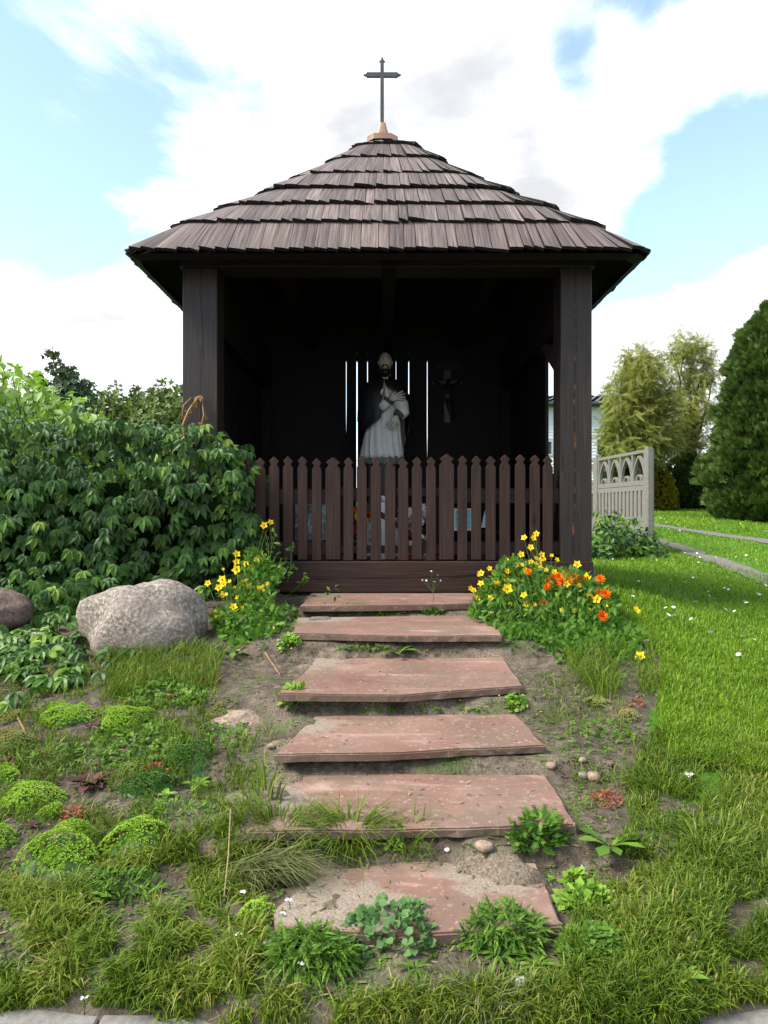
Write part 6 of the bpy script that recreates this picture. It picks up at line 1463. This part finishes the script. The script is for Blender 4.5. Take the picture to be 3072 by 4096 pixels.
shrub_cone('thuja_tree', 'second thuja just beyond the right edge, behind the big one', 'conifer', 3420, 20, 1350, 260, 5000, .2, M['thuja'], None, .8, SPRAY)
shrub_cone('evergreen_shrub', 'dark green clipped evergreen shrub between willow and thuja', 'shrub', 2750, 24, 1800, 105, 6000, .11, M['thuja'], None, .28, SPRAY)
shrub_cone('evergreen_shrub', 'low dark evergreen right beside the thuja foot', 'shrub', 2840, 25, 1840, 70, 3000, .11, M['thuja'], None, .3, SPRAY)
shrub_cone('golden_shrub', 'golden-yellow evergreen behind the concrete fence end', 'shrub', 2645, 23, 1870, 55, 3000, .10, leaf_mat('golden_spray', [(0, (.13, .12, .01)), (1, (.34, .27, .02))], .6, .2, .2), None, .35, SPRAY)
shrub_cone('dark_shrub', 'dark evergreen in the shade under the left willow', 'shrub', 2480, 23.5, 1690, 95, 5000, .13, M['darkgreen'], None, .4, SPRAY)
shrub_cone('dark_shrub', 'dark shrub behind the openwork panel', 'shrub', 2590, 24.5, 1800, 75, 2500, .13, M['darkgreen'], None, .4, SPRAY)

# ================================================================ WHITE HOUSE
hs = tag(empty('white_house', (9.0, 31, 1.5)), 'white clapboard house with a dark tiled roof behind the willows', 'house')
HD = 30.0; a_ = at(2060, 1622, HD); b_ = at(2640, 2048, HD); x0, x1, ze = a_.x, b_.x, a_.z; zg = gz_(9, HD) - .3
wallm = plain('white_siding', (.60, .61, .62), .6, .3, 0, .04, 6, .05)
MB().box(x0, x1, HD + .06, HD + 6, zg, ze - .02).build('wall', wallm, hs)
sd = MB(); z = zg
openings = [(at(2178, 0, HD).x, at(2212, 0, HD).x, at(0, 1822, HD).z, at(0, 1762, HD).z), (at(2384, 0, HD).x, at(2418, 0, HD).x, at(0, 1822, HD).z, at(0, 1752, HD).z)]
while z < ze - .1:
    segs = [(x0, x1)]
    for (ox0, ox1, oz0, oz1) in openings:
        if z + .14 > oz0 and z < oz1: segs = [s2 for s_ in segs for s2 in ([(s_[0], ox0), (ox1, s_[1])] if s_[0] < ox0 and s_[1] > ox1 else [s_])]
    for (u0, u1) in segs: sd.prism([(u0, HD + .05, z), (u0, HD + .015, z), (u0, HD + .04, z + .135), (u0, HD + .05, z + .135)], (u1 - u0, 0, 0))
    z += .135
tag(sd.build('siding_boards', wallm, hs), kind='stuff')
glass = plain('dark_window_glass', (.05, .06, .065), .1, .6, 0, .1, 3, 0)
for (ox0, ox1, oz0, oz1) in openings:
    fm = MB(); f_ = .06
    for bb in [(ox0, ox1, oz1 - f_, oz1), (ox0, ox1, oz0, oz0 + f_), (ox0, ox0 + f_, oz0 + f_, oz1 - f_), (ox1 - f_, ox1, oz0 + f_, oz1 - f_)]: fm.box(bb[0], bb[1], HD - .01, HD + .055, bb[2], bb[3])
    wn = fm.build('window', plain('window_frame_grey', (.4, .41, .42), .5), hs); MB().box(ox0 + f_, ox1 - f_, HD + .03, HD + .056, oz0 + f_, oz1 - f_).build('pane', glass, wn)
rt = at(2300, 1578, HD + 2.6)
m, t, p, _ = new_mat('slate_roof'); pos = nd(t, 'ShaderNodeNewGeometry').outputs['Position']
t.links.new(ramp(t, noise(t, pos, 5, 4), [(.3, (.05, .055, .062)), (.7, (.10, .105, .115))]), p.inputs['Base Color']); p.inputs['Roughness'].default_value = .55
rf = MB().prism([(x0 - .3, HD - .35, ze), (x0 - .3, HD - .35, ze + .1), (x0 - .3, HD + 3.0, rt.z), (x0 - .3, HD + 6.4, ze + .1), (x0 - .3, HD + 6.4, ze)], (x1 - x0 + .6, 0, 0)).build('roof', m, hs)
tl_ = MB(); nrow = 9
for j in range(nrow):
    s0, s1 = j / nrow, (j + 1) / nrow; y0, y1 = HD - .36 + 3.35 * s0, HD - .36 + 3.35 * s1; z0_, z1_ = ze + .12 + (rt.z - ze - .1) * s0, ze + .10 + (rt.z - ze - .1) * s1
    for k in range(int((x1 - x0 + .6) / .3)):
        u = x0 - .3 + k * .3 + .15 * (j % 2); tl_.add([(u, y0, z0_), (u + .15, y0, z0_ + .05), (u + .3, y0, z0_), (u, y1, z1_), (u + .15, y1, z1_ + .03), (u + .3, y1, z1_)], [(0, 1, 4, 3), (1, 2, 5, 4)])
tag(tl_.build('roof_tiles', m, rf), kind='stuff')
MB().tube([(x0 - .3, HD - .42, ze + .02), ((x0 + x1) / 2, HD - .42, ze + .02), (x1 + .3, HD - .42, ze + .02)], [.075] * 3, 8).build('gutter', plain('dark_gutter', (.03, .034, .04), .5), hs)
